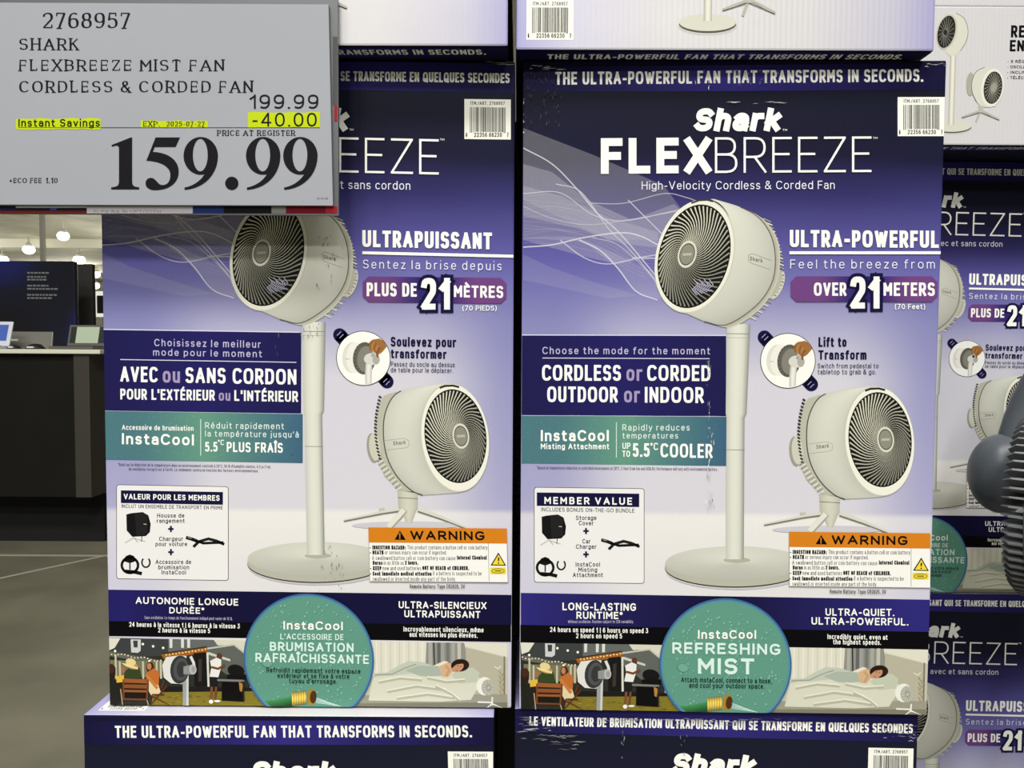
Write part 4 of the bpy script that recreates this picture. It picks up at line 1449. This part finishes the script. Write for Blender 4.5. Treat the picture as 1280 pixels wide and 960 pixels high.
def laptop(name, label, x, y, w, depth, h, shell, screen_mat, lean, window=None, inner=None):
    root = tag(empty(name, (x, y, TOP)), label, 'laptop')
    box('base', shell, root, 0, w, 0, depth, 0, .016, bevel=.003)
    box('keyboard', M_KEYS, root, .02, w - .02, .05, depth - .03, .016, .019)
    lid = box('lid', shell, root, 0, w, 0, .010, 0, h, bevel=.003)
    lid.location = (0, depth, .016)
    lid.rotation_euler = (-lean, 0, 0)
    if inner is not None:
        box('bezel', inner, lid, .012, w - .012, -.001, 0, .02, h - .012)
    if screen_mat is not None:
        q = window or (.02, w - .02, .03, h - .02)
        box('screen', screen_mat, lid, q[0], q[1], -.003, -.001, q[2], q[3])
    return root


pl = at(70, 425, CY + .12)
lp = laptop('open_laptop', 'open grey laptop with a pale window on its dark screen', pl.x, CY + .05, .235, .17, .125, M_BEZEL, M_SCR1, .28, (.045, .17, .018, .112), M_DKSHELL)
pl = at(-40, 425, CY + .10)
laptop('open_laptop', 'open white laptop with a blue screen at the counter', pl.x, CY + .03, .20, .10, .14, M_WHITE, M_SCR2, .30)
pl = at(5, 425, CY + .3)
root = tag(empty('laptop', (pl.x, CY + .30, TOP)), 'silver laptop seen from its closed back between two open ones', 'laptop')
box('base', M_SILVER, root, 0, .27, .0, .16, 0, .014, bevel=.003)
lid = box('lid', M_SILVER, root, 0, .27, 0, .008, 0, .085, bevel=.003)
lid.location = (0, 0, .014); lid.rotation_euler = (-.15, 0, 0)
box('lid_emblem', M_WHITE, lid, .02, .075, -.001, 0, .032, .042)
for i, (x, w) in enumerate(((24, .035), (46, .05))):
    p = at(x, 431, CY + .16)
    r_ = tag(empty('security_alarm', (p.x, CY + .12 + .03 * i, TOP)), ('small domed alarm puck with a bright cap beside the silver laptop', 'flat twin-lobed alarm puck lying by the grey laptop')[i], 'alarm')
    bm = bmesh.new()
    bmesh.ops.create_uvsphere(bm, u_segments=14, v_segments=8, radius=w)
    for v in bm.verts: v.co.z = max(0, v.co.z * .6)
    from_bm('shell', bm, M_DKSHELL, r_, True)
    box('cap', M_WHITE, r_, -w * .35, w * .35, -w * 1.02, -w * .8, .006, .014)

M_BOARD = plain('black_display_board', (26, 26, 26), 0.35)
mB, ntB, bB = new_mat('display_board_screen')
tcB = ntB.nodes.new('ShaderNodeTexCoord')
gB = ntB.nodes.new('ShaderNodeTexNoise'); gB.inputs['Scale'].default_value = 1.6; gB.inputs['Detail'].default_value = 0
rB = ramp(ntB, [(.35, (22, 22, 24)), (.56, (26, 28, 44)), (.72, (38, 40, 120))])
ntB.links.new(tcB.outputs['Object'], gB.inputs['Vector'])
ntB.links.new(gB.outputs['Fac'], rB.inputs[0])
ntB.links.new(rB.outputs[0], bB.inputs['Base Color'])
bB.inputs['Roughness'].default_value = .3
BY = CY + .78
b0, b1 = at(-60, 414, BY), at(92.5, 326.5, BY)
bd = tag(empty('display_board', (b0.x, BY, TOP)), 'wide dark blue display board with pale paragraphs behind the laptops', 'board')
bw, bh = b1.x - b0.x, b1.z - TOP
box('panel', mB, bd, 0, bw, 0, .04, .012, bh, bevel=.004)
box('foot', M_BOARD, bd, .05, bw - .05, -.03, .09, 0, .012)
for rows in (((341, 24), (346, 21), (349.5, 20)), ((357, 26), (361, 34)), ((368.5, 34), (372.5, 26))):
    a = Art()
    for py, wpx in rows:
        p0, p1 = at(34, py, BY), at(34 + wpx, py, BY)
        x = p0.x - b0.x
        while x < p1.x - b0.x:
            w = random.uniform(.012, .03)
            a.rect(x, p0.z - TOP - .005, x + w, p0.z - TOP + .005, (120, 122, 122))
            x += w + .005
    a.build('paragraph', bd, clamp=False)
p0, p1 = at(93.5, 430, BY + .3), at(115, 330, BY + .3)
side = tag(empty('advert_pillar', (p0.x, BY + .3, 0)), 'plain dark pillar beside the display board', 'pillar')
box('shaft', plain('dark_brown_pillar', (44, 41, 36), .6), side, 0, p1.x - p0.x, 0, .04, 0, p1.z, bevel=.004)
p0, p1 = at(115.5, 396, 9.0), at(131, 364, 9.0)
fr = tag(empty('lit_sign_frame', (p0.x, 9.0, 0)), 'bright white sign frame on a post behind the dark pillar', 'sign')
M_GLOW = plain('lit_white_acrylic', (255, 252, 240), .4, emit=1.0)
fwid, z0, z1 = p1.x - p0.x + .15, p0.z, p1.z
box('face', M_KICK, fr, .05, fwid - .05, .01, .05, z0 + .04, z1 - .05)
bm = bmesh.new()
bm_box(bm, 0, .05, 0, .06, z0, z1); bm_box(bm, fwid - .05, fwid, 0, .06, z0, z1)
bm_box(bm, .05, fwid - .05, 0, .06, z1 - .05, z1); bm_box(bm, .05, fwid - .05, 0, .06, z0, z0 + .04)
from_bm('lit_border', bm, M_GLOW, fr)
box('post', M_STEEL, fr, fwid / 2 - .03, fwid / 2 + .03, .0, .05, 0, z0)

# ------------------------------------------------------------------ cartons
def carton_body(root):
    bm = bmesh.new()
    bm_box(bm, 0, CW, 0, CD, 0, CH, bevel=.0022)
    bm.normal_update()
    for f in bm.faces:
        n = f.normal
        f.material_index = 0 if n.y < -.8 else 1 if n.z > .5 else 2
    return from_bm('carton_body', bm, [M_FRONT, M_TOP, M_SIDE], root)


def top_print(root):
    a = Art()
    rnd = random.Random(3)
    # panel metres: x across, y up from the fold with the front (so flip the pixel sense)
    def fl(x, y): return (x, CD - y)
    a.map = fl

    def Y(v): return CD - v
    out = []
    barcode(a, .011, Y(.050), .0606, Y(.0098))
    out.append(a.build('top_barcode_label', root, side='top')); a = Art(fl)
    a.ell(.2015, Y(.024), .031, .009, (196, 195, 192), n=36)
    a.up().ell(.2015, Y(.0258), .030, .0088, (84, 84, 76), n=36)
    a.up().ell(.2015, Y(.0275), .0298, .0085, (206, 205, 192), n=36)
    a.up().loft([(.1972, Y(.13)), (.1972, Y(.029))], [(.2058, Y(.13)), (.2058, Y(.029))], lambda i, t: tone((208, 207, 194), .78 + .3 * math.sin(3.1 * t)), 6)
    # pedestal head: drum and dark opening
    a.up().poly(smooth([(.190, Y(.190)), (.204, Y(.190)), (.216, Y(.182)), (.222, Y(.166)), (.220, Y(.150)), (.212, Y(.136)), (.200, Y(.128)), (.190, Y(.134))]), (208, 207, 193))
    a.line(smooth([(.204, Y(.190)), (.216, Y(.182)), (.222, Y(.166)), (.220, Y(.150)), (.212, Y(.136))]), .0007, (90, 90, 82), layer=a.lay + 1)
    a.up()
    a.up().ell(.191, Y(.163), .0145, .0255, (190, 189, 172), .2, 32)
    a.up().ell(.1905, Y(.163), .0125, .0235, (40, 40, 38), .2, 32)
    for k in range(18):
        an = k * math.pi / 9
        a.line([(.189 + .003 * math.cos(an), Y(.162 + .004 * math.sin(an))), (.1905 + .0115 * math.cos(an + .6), Y(.163 + .022 * math.sin(an + .6)))], .0005, (150, 149, 136), layer=a.lay + 1)
    # table fan on its tripod
    out.append(a.build('top_pedestal_fan_picture', root, side='top')); a = Art(fl); a.lay = 12
    for p in ([(.244, .050), (.217, .040)], [(.244, .050), (.238, .034)], [(.246, .050), (.272, .037)]):
        a.line([(q[0], Y(q[1])) for q in p], .0028, (176, 175, 164))
    a.line([(.217, Y(.039)), (.244, Y(.047)), (.272, Y(.036))], .0008, (100, 99, 92))
    a.up().line([(.245, Y(.066)), (.244, Y(.047))], .007, (178, 177, 164))
    a.ell(.228, Y(.088), .006, .017, (166, 165, 150), 0, 24)
    a.up().poly(smooth([(.264, Y(.1105)), (.248, Y(.1125)), (.236, Y(.106)), (.230, Y(.092)), (.231, Y(.076)), (.238, Y(.062)), (.250, Y(.055)), (.266, Y(.056))]), (206, 206, 194))
    a.line(smooth([(.248, Y(.1125)), (.236, Y(.106)), (.230, Y(.092)), (.231, Y(.076)), (.238, Y(.062))]), .0007, (70, 70, 64), layer=a.lay + 1)
    a.up()
    a.up().ell(.260, Y(.083), .0165, .0275, (222, 221, 208), .1, 32)
    a.up().ell(.261, Y(.083), .0135, .0235, (48, 48, 44), .1, 32)
    for k in range(24):
        an = k * math.pi / 12
        a.line([(.262 + .004 * math.cos(an), Y(.083 + .006 * math.sin(an))), (.261 + .0125 * math.cos(an + .6), Y(.083 + .022 * math.sin(an + .6)))], .0005, (176, 175, 160), layer=a.lay + 1)
    a.ell(.262, Y(.083), .0042, .006, (150, 149, 138), 0, 18, a.lay + 2)
    out.append(a.build('top_table_fan_picture', root, side='top')); a = Art(fl)
    k = (16, 15, 20)
    a.text('RES', .285, Y(.1555), .3165, .0175, k, .2, sq=3)
    a.text('EN 7', .284, Y(.1355), .322, .0165, k, .2, sq=3)
    for i, t in enumerate(('• 5 RÉGLA', '• OSCILLAT', '• INCLINAI', '• TÉLÉCOM')):
        a.text(t, .2815, Y(.119 - .0078 * i), .316, .0042, k, .2)
    out.append(a.build('top_lettering', root, side='top'))
    return out


def copy_part(o, parent):
    c = o.copy()
    col.objects.link(c)
    c.parent = parent
    return c


def scuff_and_glint(root, spots, plane, color=(190, 190, 190)):  # scratch lines for wear, also used for painted gloss highlights
    rnd = random.Random(11)
    for (x0, y0, x1, y1, n, horiz) in spots:
        a = Art(plane)
        for k in range(n):
            x, y = rnd.uniform(x0, x1), rnd.uniform(y0, y1)
            l = rnd.uniform(2, 7) if not horiz else rnd.uniform(4, 18)
            w = rnd.uniform(.3, 1.2)
            m = 5
            if horiz:
                p = [(x + l * q / m, y + rnd.uniform(-.7, .7)) for q in range(m + 1)]
            else:
                p = [(x + rnd.uniform(-.6, .6), y + l * q / m) for q in range(m + 1)]
            a.line(p, lambda an, t, w=w: w * (1.05 - abs(2 * t - 1)), tone(color, rnd.uniform(.45, 1.05)), layer=k * .3)
        o = a.build('scuff_and_glint', root, base=.0022)
        o['kind'] = 'stuff'


GRP = 'stacked fan cartons'


def new_carton(label, loc, yaw=0.0, lying=False, sx=1.0):
    root = empty('fan_carton', loc, (math.pi / 2 if lying else 0, 0, yaw))
    root.scale = (sx, 1, 1)
    return tag(root, label, 'carton', GRP)


en = new_carton('upright fan carton with English lettering CORDLESS or CORDED in full view', PE.o, -0.019)
BODY = carton_body(en)
EN = {o.name.split('.')[0]: o for o in english(en) + shared_pictures(en, 0.0)}
TOPP = top_print(en)
scuff_and_glint(en, [(656, 86, 704, 158, 70, 0)], PE, (74, 76, 86))  # faint grey upright streaks at the left of the header
scuff_and_glint(en, [(872, 86, 985, 92, 26, 0), (900, 96, 960, 104, 16, 0)], PE, (150, 150, 176))  # gloss highlights on the header, painted as pale upright strokes
scuff_and_glint(en, [(883, 448, 888, 480, 12, 0), (884, 498, 887, 600, 26, 0), (888, 540, 892, 560, 8, 0), (880, 612, 892, 640, 14, 0),
           (866, 98, 900, 108, 5, 0), (655, 83, 700, 88, 12, 1), (1150, 80, 1180, 84, 10, 1), (905, 128, 985, 130, 6, 1), (652, 86, 655, 165, 14, 0)], PE, (236, 236, 234))
fr_ = new_carton('upright fan carton with French lettering AVEC ou SANS CORDON in full view', PF.o, -0.0042)
copy_part(BODY, fr_); [copy_part(q, fr_) for q in TOPP]
FRP = {o.name.split('.')[0]: o for o in french(fr_) + shared_pictures(fr_, FR_DU)}
scuff_and_glint(fr_, [(396, 290, 430, 360, 16, 0), (376, 402, 400, 420, 16, 0), (344, 415, 352, 440, 4, 0), (398, 680, 430, 735, 20, 0), (600, 76, 636, 82, 12, 1)], PF, color=(150, 148, 140))


def fill(root, parts, src):
    copy_part(BODY, root); [copy_part(q, root) for q in TOPP]
    for p in parts:
        copy_part(src[p], root)
    return root


HEADP = ['header_strip', 'brand_logo', 'product_name', 'barcode_label']
fill(new_carton('lower fan carton with an English header strip and a bright white top', (-0.457, 0.806, 0), 0.0), HEADP, EN)
low = fill(new_carton('crumpled lower fan carton with a French header strip and torn corner', (0.005, 0.826, 0), -0.012), HEADP, FRP)
PJ = Plane((0.005, 0.826, 0), -0.012)
scuff_and_glint(low, [(643, 894, 668, 915, 22, 1), (650, 905, 690, 925, 10, 1), (680, 918, 720, 936, 14, 1), (740, 896, 800, 902, 16, 1), (820, 897, 1000, 905, 34, 1), (1090, 905, 1140, 925, 18, 1), (776, 905, 780, 950, 8, 0), (850, 905, 858, 940, 8, 0)], PJ)
PN = (0.452, 1.237, BASE)
fill(new_carton('shaded upright French fan carton standing behind the grey fan', PN), list(FRP), FRP)
fill(new_carton('lower shaded French fan carton under the one behind the grey fan', (0.469, 1.237, 0)),
     HEADP + ['tagline', 'power_claim', 'wind_picture', 'pedestal_fan_picture'], FRP)
ZT = BASE + CH + .0015


def lie(label, x, y, z, yaw=0.0, sx=1.0, src=EN):
    bx = (x - math.sin(yaw) * CH, y + math.cos(yaw) * CH, z)
    return fill(new_carton(label, bx, yaw, True, sx), ['header_strip'], src)


lie('fan carton lying face down with its barcode above the English carton', 0.002, 0.795, ZT, -0.006, .9625)
lie('fan carton lying face down behind the price sign', -0.006 - .4235, 0.790, ZT, -0.010, .9625)
lie('fan carton lying face down with RES and EN 7 on its panel', 0.441, 1.145, ZT)
lie('topmost fan carton lying on the one marked EN 7', 0.452, 1.150, ZT + CD + .0015)
# side-on cartons added to cover the crack between the two front ones
for z, lab in ((BASE, 'side-on fan carton closing the crack between the English and French cartons'), (0.0, 'side-on fan carton closing the crack between the two lower cartons')):
    r_ = empty('fan_carton', (.1, 1.035, z), (0, 0, math.pi / 2))
    tag(r_, lab, 'carton', GRP)
    copy_part(BODY, r_)
    if z:
        a = Art(lambda x, y: (.0955 + y, .44 - x))
        a.text('DE BRUMISATION ULTRAPUISSANT', .05, 0, .345, .0065, (96, 94, 130), .14)
        a.build('side_lettering', r_, side='left')

# ------------------------------------------------------------------ price sign: a pasted image inset, built as a card on added straps
SY = 0.776
PS = Plane((at(0, 256, SY).x, SY, at(0, 256, SY).z), 0.0)
sign = tag(empty('price_sign', PS.o), 'grey price card reading 159.99 from the image inset, on an added holder in front of the cartons', 'sign')
M_CARD = plain('price_card_paper', (152, 155, 163), .6, noise=.02, scale=6)
M_HOLD = plain('brushed_sign_holder', (98, 100, 102), .4, metal=.3)
M_BACK = plain('dark_backing_board', (30, 28, 34), .6)
u0, v0 = PS(-6, 257.0); u1, v1 = PS(421, -6)
cu0, cv0 = PS(-5, 256.2); cu1, cv1 = PS(412.5, 5.5)
box('backing_board', M_HOLD, sign, u0, u1, .004, .008, PS(0, 266)[1], v1)
link_mesh('card', [(cu0, .0001, PS(-5, 255.6)[1]), (PS(416, 256.5)[0], .0001, PS(416, 256.8)[1]), (PS(410.5, 5.6)[0], .0001, cv1), (cu0, .0001, cv1),
                   (cu0, .0035, PS(-5, 255.6)[1]), (PS(416, 256.5)[0], .0035, PS(416, 256.8)[1]), (PS(410.5, 5.6)[0], .0035, cv1), (cu0, .0035, cv1)],
          [(0, 1, 2, 3), (7, 6, 5, 4), (0, 4, 5, 1), (1, 5, 6, 2), (2, 6, 7, 3), (3, 7, 4, 0)], M_CARD, sign)
a = Art(PS)
INKB = (26, 25, 30)
YEL = (186, 204, 24)
for x0, y0, x1, y1 in ((20, 147, 126, 162.5), (176, 150, 260, 160.5), (310, 139.5, 400, 160.5)):
    pts = []
    n = 14
    rr = random.Random(int(x0))
    for i in range(n + 1): pts.append((x0 + (x1 - x0) * i / n, y0 + rr.uniform(0, 1.8)))
    for i in range(n + 1): pts.append((x1 - (x1 - x0) * i / n, y1 - rr.uniform(0, 1.8)))
    a.poly(pts, YEL)
a.up()
a.text('2768957', 53, 36, 163, 21, INKB, .15, serif=.055, gap=.16)
a.text('SHARK', 24, 62.8, 98, 15.2, INKB, .165, serif=.062, gap=.26)
a.text('FLEXBREEZE MIST FAN', 24, 89, 280, 14.8, INKB, .165, serif=.062, gap=.26)
a.text('CORDLESS & CORDED FAN', 24, 116, 316, 15.4, INKB, .165, serif=.062, gap=.26)
a.text('199.99', 312, 136, 398, 17.8, INKB, .13, gap=.22)
a.text('-40.00', 315, 158.4, 396, 17.4, INKB, .13, gap=.22)
a.text('Instant Savings', 23, 158.6, 125, 9.8, (24, 40, 20), .18)
a.text('EXP.', 179, 158.6, 200, 7.4, INKB, .18, serif=.09)
a.text('2025-07-27', 208, 158.6, 256, 7.2, INKB, .18, serif=.09)
a.rect(23, 159.2, 400, 159.9, (60, 60, 64))
a.text('PRICE AT REGISTER', 271.5, 169.8, 369, 7.2, INKB, .18, serif=.09)
a.text('+ECO FEE', 11.5, 228.8, 52, 6.6, INKB, .18, serif=.09)
a.text('1.10', 57, 228.8, 72, 6.6, INKB, .18, serif=.09)
a.text('002', 396, 249, 410, 2, (90, 90, 94), .14)
a.build('price_lettering', sign, clamp=False)


# the large serif price: drawn as closed shapes, thick and thin
def big_digits(a):
    yb, c = 236.8, 65.0

    def S(pts): a.poly(pts, INKB)

    def bez(p):
        out = []
        for seg in p:
            if len(seg) == 2: out.append(seg)
            else:
                x0, y0 = out[-1]
                x1, y1, x2, y2, x3, y3 = seg
                for k in range(1, 11):
                    t = k / 10
                    out.append(((1 - t) ** 3 * x0 + 3 * (1 - t) ** 2 * t * x1 + 3 * (1 - t) * t * t * x2 + t ** 3 * x3,
                                (1 - t) ** 3 * y0 + 3 * (1 - t) ** 2 * t * y1 + 3 * (1 - t) * t * t * y2 + t ** 3 * y3))
        return out

    def one(x):
        S(bez([(x, yb), (x, yb - 2.6), (x + 8, yb - 3.4, x + 9.8, yb - 4.5, x + 9.8, yb - 11), (x + 9.8, yb - 50), (x + 9.8, yb - 55, x + 8, yb - 56, x + 1, yb - 53.4), (x + .4, yb - 55.4), (x + 24.6, yb - c),
               (x + 26.2, yb - c), (x + 26.2, yb - 11), (x + 26.2, yb - 4.5, x + 28, yb - 3.4, x + 35, yb - 2.6), (x + 35, yb)]))

    def five(x):
        S(bez([(x + 12.5, yb - c), (x + 43, yb - c), (x + 37.5, yb - c + 12), (x + 11.5, yb - c + 12), (x + 9, yb - 47),
               (x + 30, yb - 46, x + 41.5, yb - 36, x + 41.5, yb - 22), (x + 41.5, yb - 8, x + 29, yb + 1, x + 12, yb + 1), (x + 4, yb + 1, x, yb - 3, x, yb - 7.5),
               (x, yb - 12, x + 3, yb - 14.5, x + 7, yb - 14.5), (x + 13, yb - 14.5, x + 15, yb - 5.5, x + 21, yb - 5.5),
               (x + 28, yb - 5.5, x + 31, yb - 11, x + 31, yb - 18), (x + 31, yb - 28, x + 20, yb - 35, x + 1, yb - 36)]))

    def nine(x):
        a.lay = 3
        w = 43.0
        top = yb - c
        outer = ellpts(x + w / 2, top + 23, w / 2, 23.6, 0, 0, 360, 40)
        inner = ellpts(x + w / 2 - .6, top + 22, w / 2 - 12.2, 20.4, 0, 0, 360, 40)
        n = 40
        a.add(outer[:-1] + inner[:-1], [(i, (i + 1) % n, n + (i + 1) % n, n + i) for i in range(n)], INKB)
        a.lay = 4
        S(bez([(x + w, top + 23), (x + w, top + 45, x + 27, yb - 1.5, x + 1.5, yb + .6), (x + 1, yb - 2.2), (x + 20, yb - 6, x + 30, yb - 20, x + 30.6, top + 32), (x + 30.8, top + 23)]))
    one(139)
    five(182)
    nine(229.5)
    a.ell(289.8, yb - 7.6, 8.3, 8.3, INKB, n=24)
    nine(307.5)
    nine(354)


a = Art(PS)
a.lay = 3
big_digits(a)
a.build('large_price', sign, clamp=False)
# strip under the card: colour patches taken from the background of the image inset
a = Art(PS)
for x0, x1, c in ((-5, 17, (24, 26, 60)), (17, 106, (20, 22, 34)), (106, 239, (176, 172, 178)), (239, 278, (30, 46, 96)), (278, 338, (18, 18, 20)), (338, 356, (120, 120, 114)), (356, 406, (104, 18, 30)), (406, 420.5, (150, 36, 46))):
    a.rect(x0, 257, x1, 265.8, c)
a.up().rect(-5, 262.5, 106, 265.8, (96, 34, 26))
a.rect(60, 259, 68, 262, (40, 60, 120))
a.text('FLEX BA BLUETOOTH', 115, 266.4, 199, 5, (120, 116, 122), .12)
a.rect(17, 256.6, 106, 259, (176, 178, 186), 0)
a.build('inset_strip', sign, base=-.0036, clamp=False)
a = Art(PS)  # edge patches, also taken from the image inset
a.rect(415, 44, 420.5, 130, (84, 84, 86)); a.rect(416.8, 130, 420.5, 150, (150, 40, 44))
a.build('inset_edge', sign, base=-.0036, clamp=False)
hk = PS(0, 0)
zt = ZT + CD + .004
for x in (PS(150, 0)[0], PS(330, 0)[0]):  # straps added as a support to hold the sign up
    bm = bmesh.new()
    z1 = zt - PS.o.z
    bm_box(bm, x, x + .02, .0085, .0105, v1 - .05, z1 + .002)
    bm_box(bm, x, x + .02, .0085, .13, z1, z1 + .002)
    from_bm('added_strap', bm, M_HOLD, sign)

# ------------------------------------------------------------------ the grey display fan at the right
M_FG = plain('slate_grey_plastic', (92, 98, 104), .38, noise=.03, scale=8)
M_FL = plain('lighter_grey_plastic', (122, 125, 126), .45, noise=.03, scale=8)
M_FD = plain('dark_fan_inner', (26, 28, 30), .6)
FY = 1.0
FC = at(1304, 630, FY)
AX = Vector((.72, -.69, 0)).normalized()
fan = tag(empty('display_fan', (FC.x + .05, FC.y + .02, 0)), 'slate grey pedestal fan with rear fins standing beside the cartons', 'fan')
off = Vector(fan.location)
T = Vector((0, 0, 1)); Bv = AX.cross(T)


def loc3(al, rr, an):
    return FC + AX * al + (Bv * math.cos(an) + T * math.sin(an)) * rr - off


def lathe(name, prof, mat, n=56, cen=None):
    vs_, fs = [], []
    for al, rr in prof:
        for k in range(n): vs_.append(loc3(al, rr, 2 * math.pi * k / n))
    for i in range(len(prof) - 1):
        for k in range(n):
            fs.append((i * n + k, i * n + (k + 1) % n, (i + 1) * n + (k + 1) % n, (i + 1) * n + k))
    return link_mesh(name, vs_, fs, mat, fan, smooth=True)


lathe('drum', [(.0, .10), (.0, .123), (.004, .127), (.13, .135), (.137, .131), (.137, .118), (.12, .115)], M_FL)
lathe('rear_plate', [(.002, .012), (.002, .10)], M_FD)
lathe('front_grille_ring', [(.128, .115), (.132, .06), (.132, .02), (.131, .001)], M_FD)
for k in range(66):
    an = 2 * math.pi * k / 66
    da = .013
    vs_ = []
    for al, rr, w in ((.004, .122, 1), (.004, .085, 1), (-.020, .094, .55), (-.026, .112, .4), (-.016, .122, .7)):
        for s_ in (-1, 1): vs_.append(loc3(al, rr, an + s_ * da * w))
    fs = [(0, 2, 4, 6, 8), (1, 9, 7, 5, 3)] + [(2 * i, 2 * i + 1, (2 * i + 3) % 10, (2 * i + 2) % 10) for i in range(5)]
    link_mesh('rear_fin', vs_, fs, M_FL, fan)
# motor knob and handle that sweeps up from it
bm = bmesh.new()
bmesh.ops.create_uvsphere(bm, u_segments=36, v_segments=22, radius=1)
kc = at(1252, 592, FY + .10) - off
for v in bm.verts: v.co = kc + Vector((v.co.x * .044, v.co.y * .042, v.co.z * .057))
from_bm('motor_knob', bm, M_FG, fan, True)
path = [(1262, 585, .020), (1272, 548, .024), (1290, 505, .026), (1312, 465, .026), (1345, 430, .024), (1385, 420, .022)]
vs_, fs, n = [], [], 20
pp = [at(x, y, FY + .10 - .015 * max(0, i - 2)) - off for i, (x, y, r) in enumerate(path)]
for i, p in enumerate(pp):
    t = (pp[min(i + 1, len(pp) - 1)] - pp[max(i - 1, 0)]).normalized()
    s1 = t.cross(Vector((0, 1, 0))).normalized(); s2 = t.cross(s1)
    for k in range(n):
        an = 2 * math.pi * k / n
        vs_.append(p + (s1 * math.cos(an) * 1.15 + s2 * math.sin(an)) * path[i][2])
for i in range(len(pp) - 1):
    for k in range(n): fs.append((i * n + k, i * n + (k + 1) % n, (i + 1) * n + (k + 1) % n, (i + 1) * n + k))
hd = link_mesh('carry_handle', vs_, fs, M_FG, fan, smooth=True)
ms = hd.modifiers.new('smooth', 'SUBSURF'); ms.levels = 1; ms.render_levels = 1
cx, cy_ = (FC + AX * .07 - off).x, (FC + AX * .07 - off).y
bm = bmesh.new()
bmesh.ops.create_cone(bm, segments=28, radius1=.02, radius2=.018, depth=FC.z - .13 - .02, cap_ends=True, matrix=Matrix.Translation((cx, cy_, (FC.z - .13 - .02) / 2 + .02)))
from_bm('pole', bm, M_FG, fan, True)
bm = bmesh.new()
bmesh.ops.create_cone(bm, segments=40, radius1=.13, radius2=.125, depth=.02, cap_ends=True, matrix=Matrix.Translation((cx, cy_, .01)))
from_bm('base', bm, M_FG, fan)
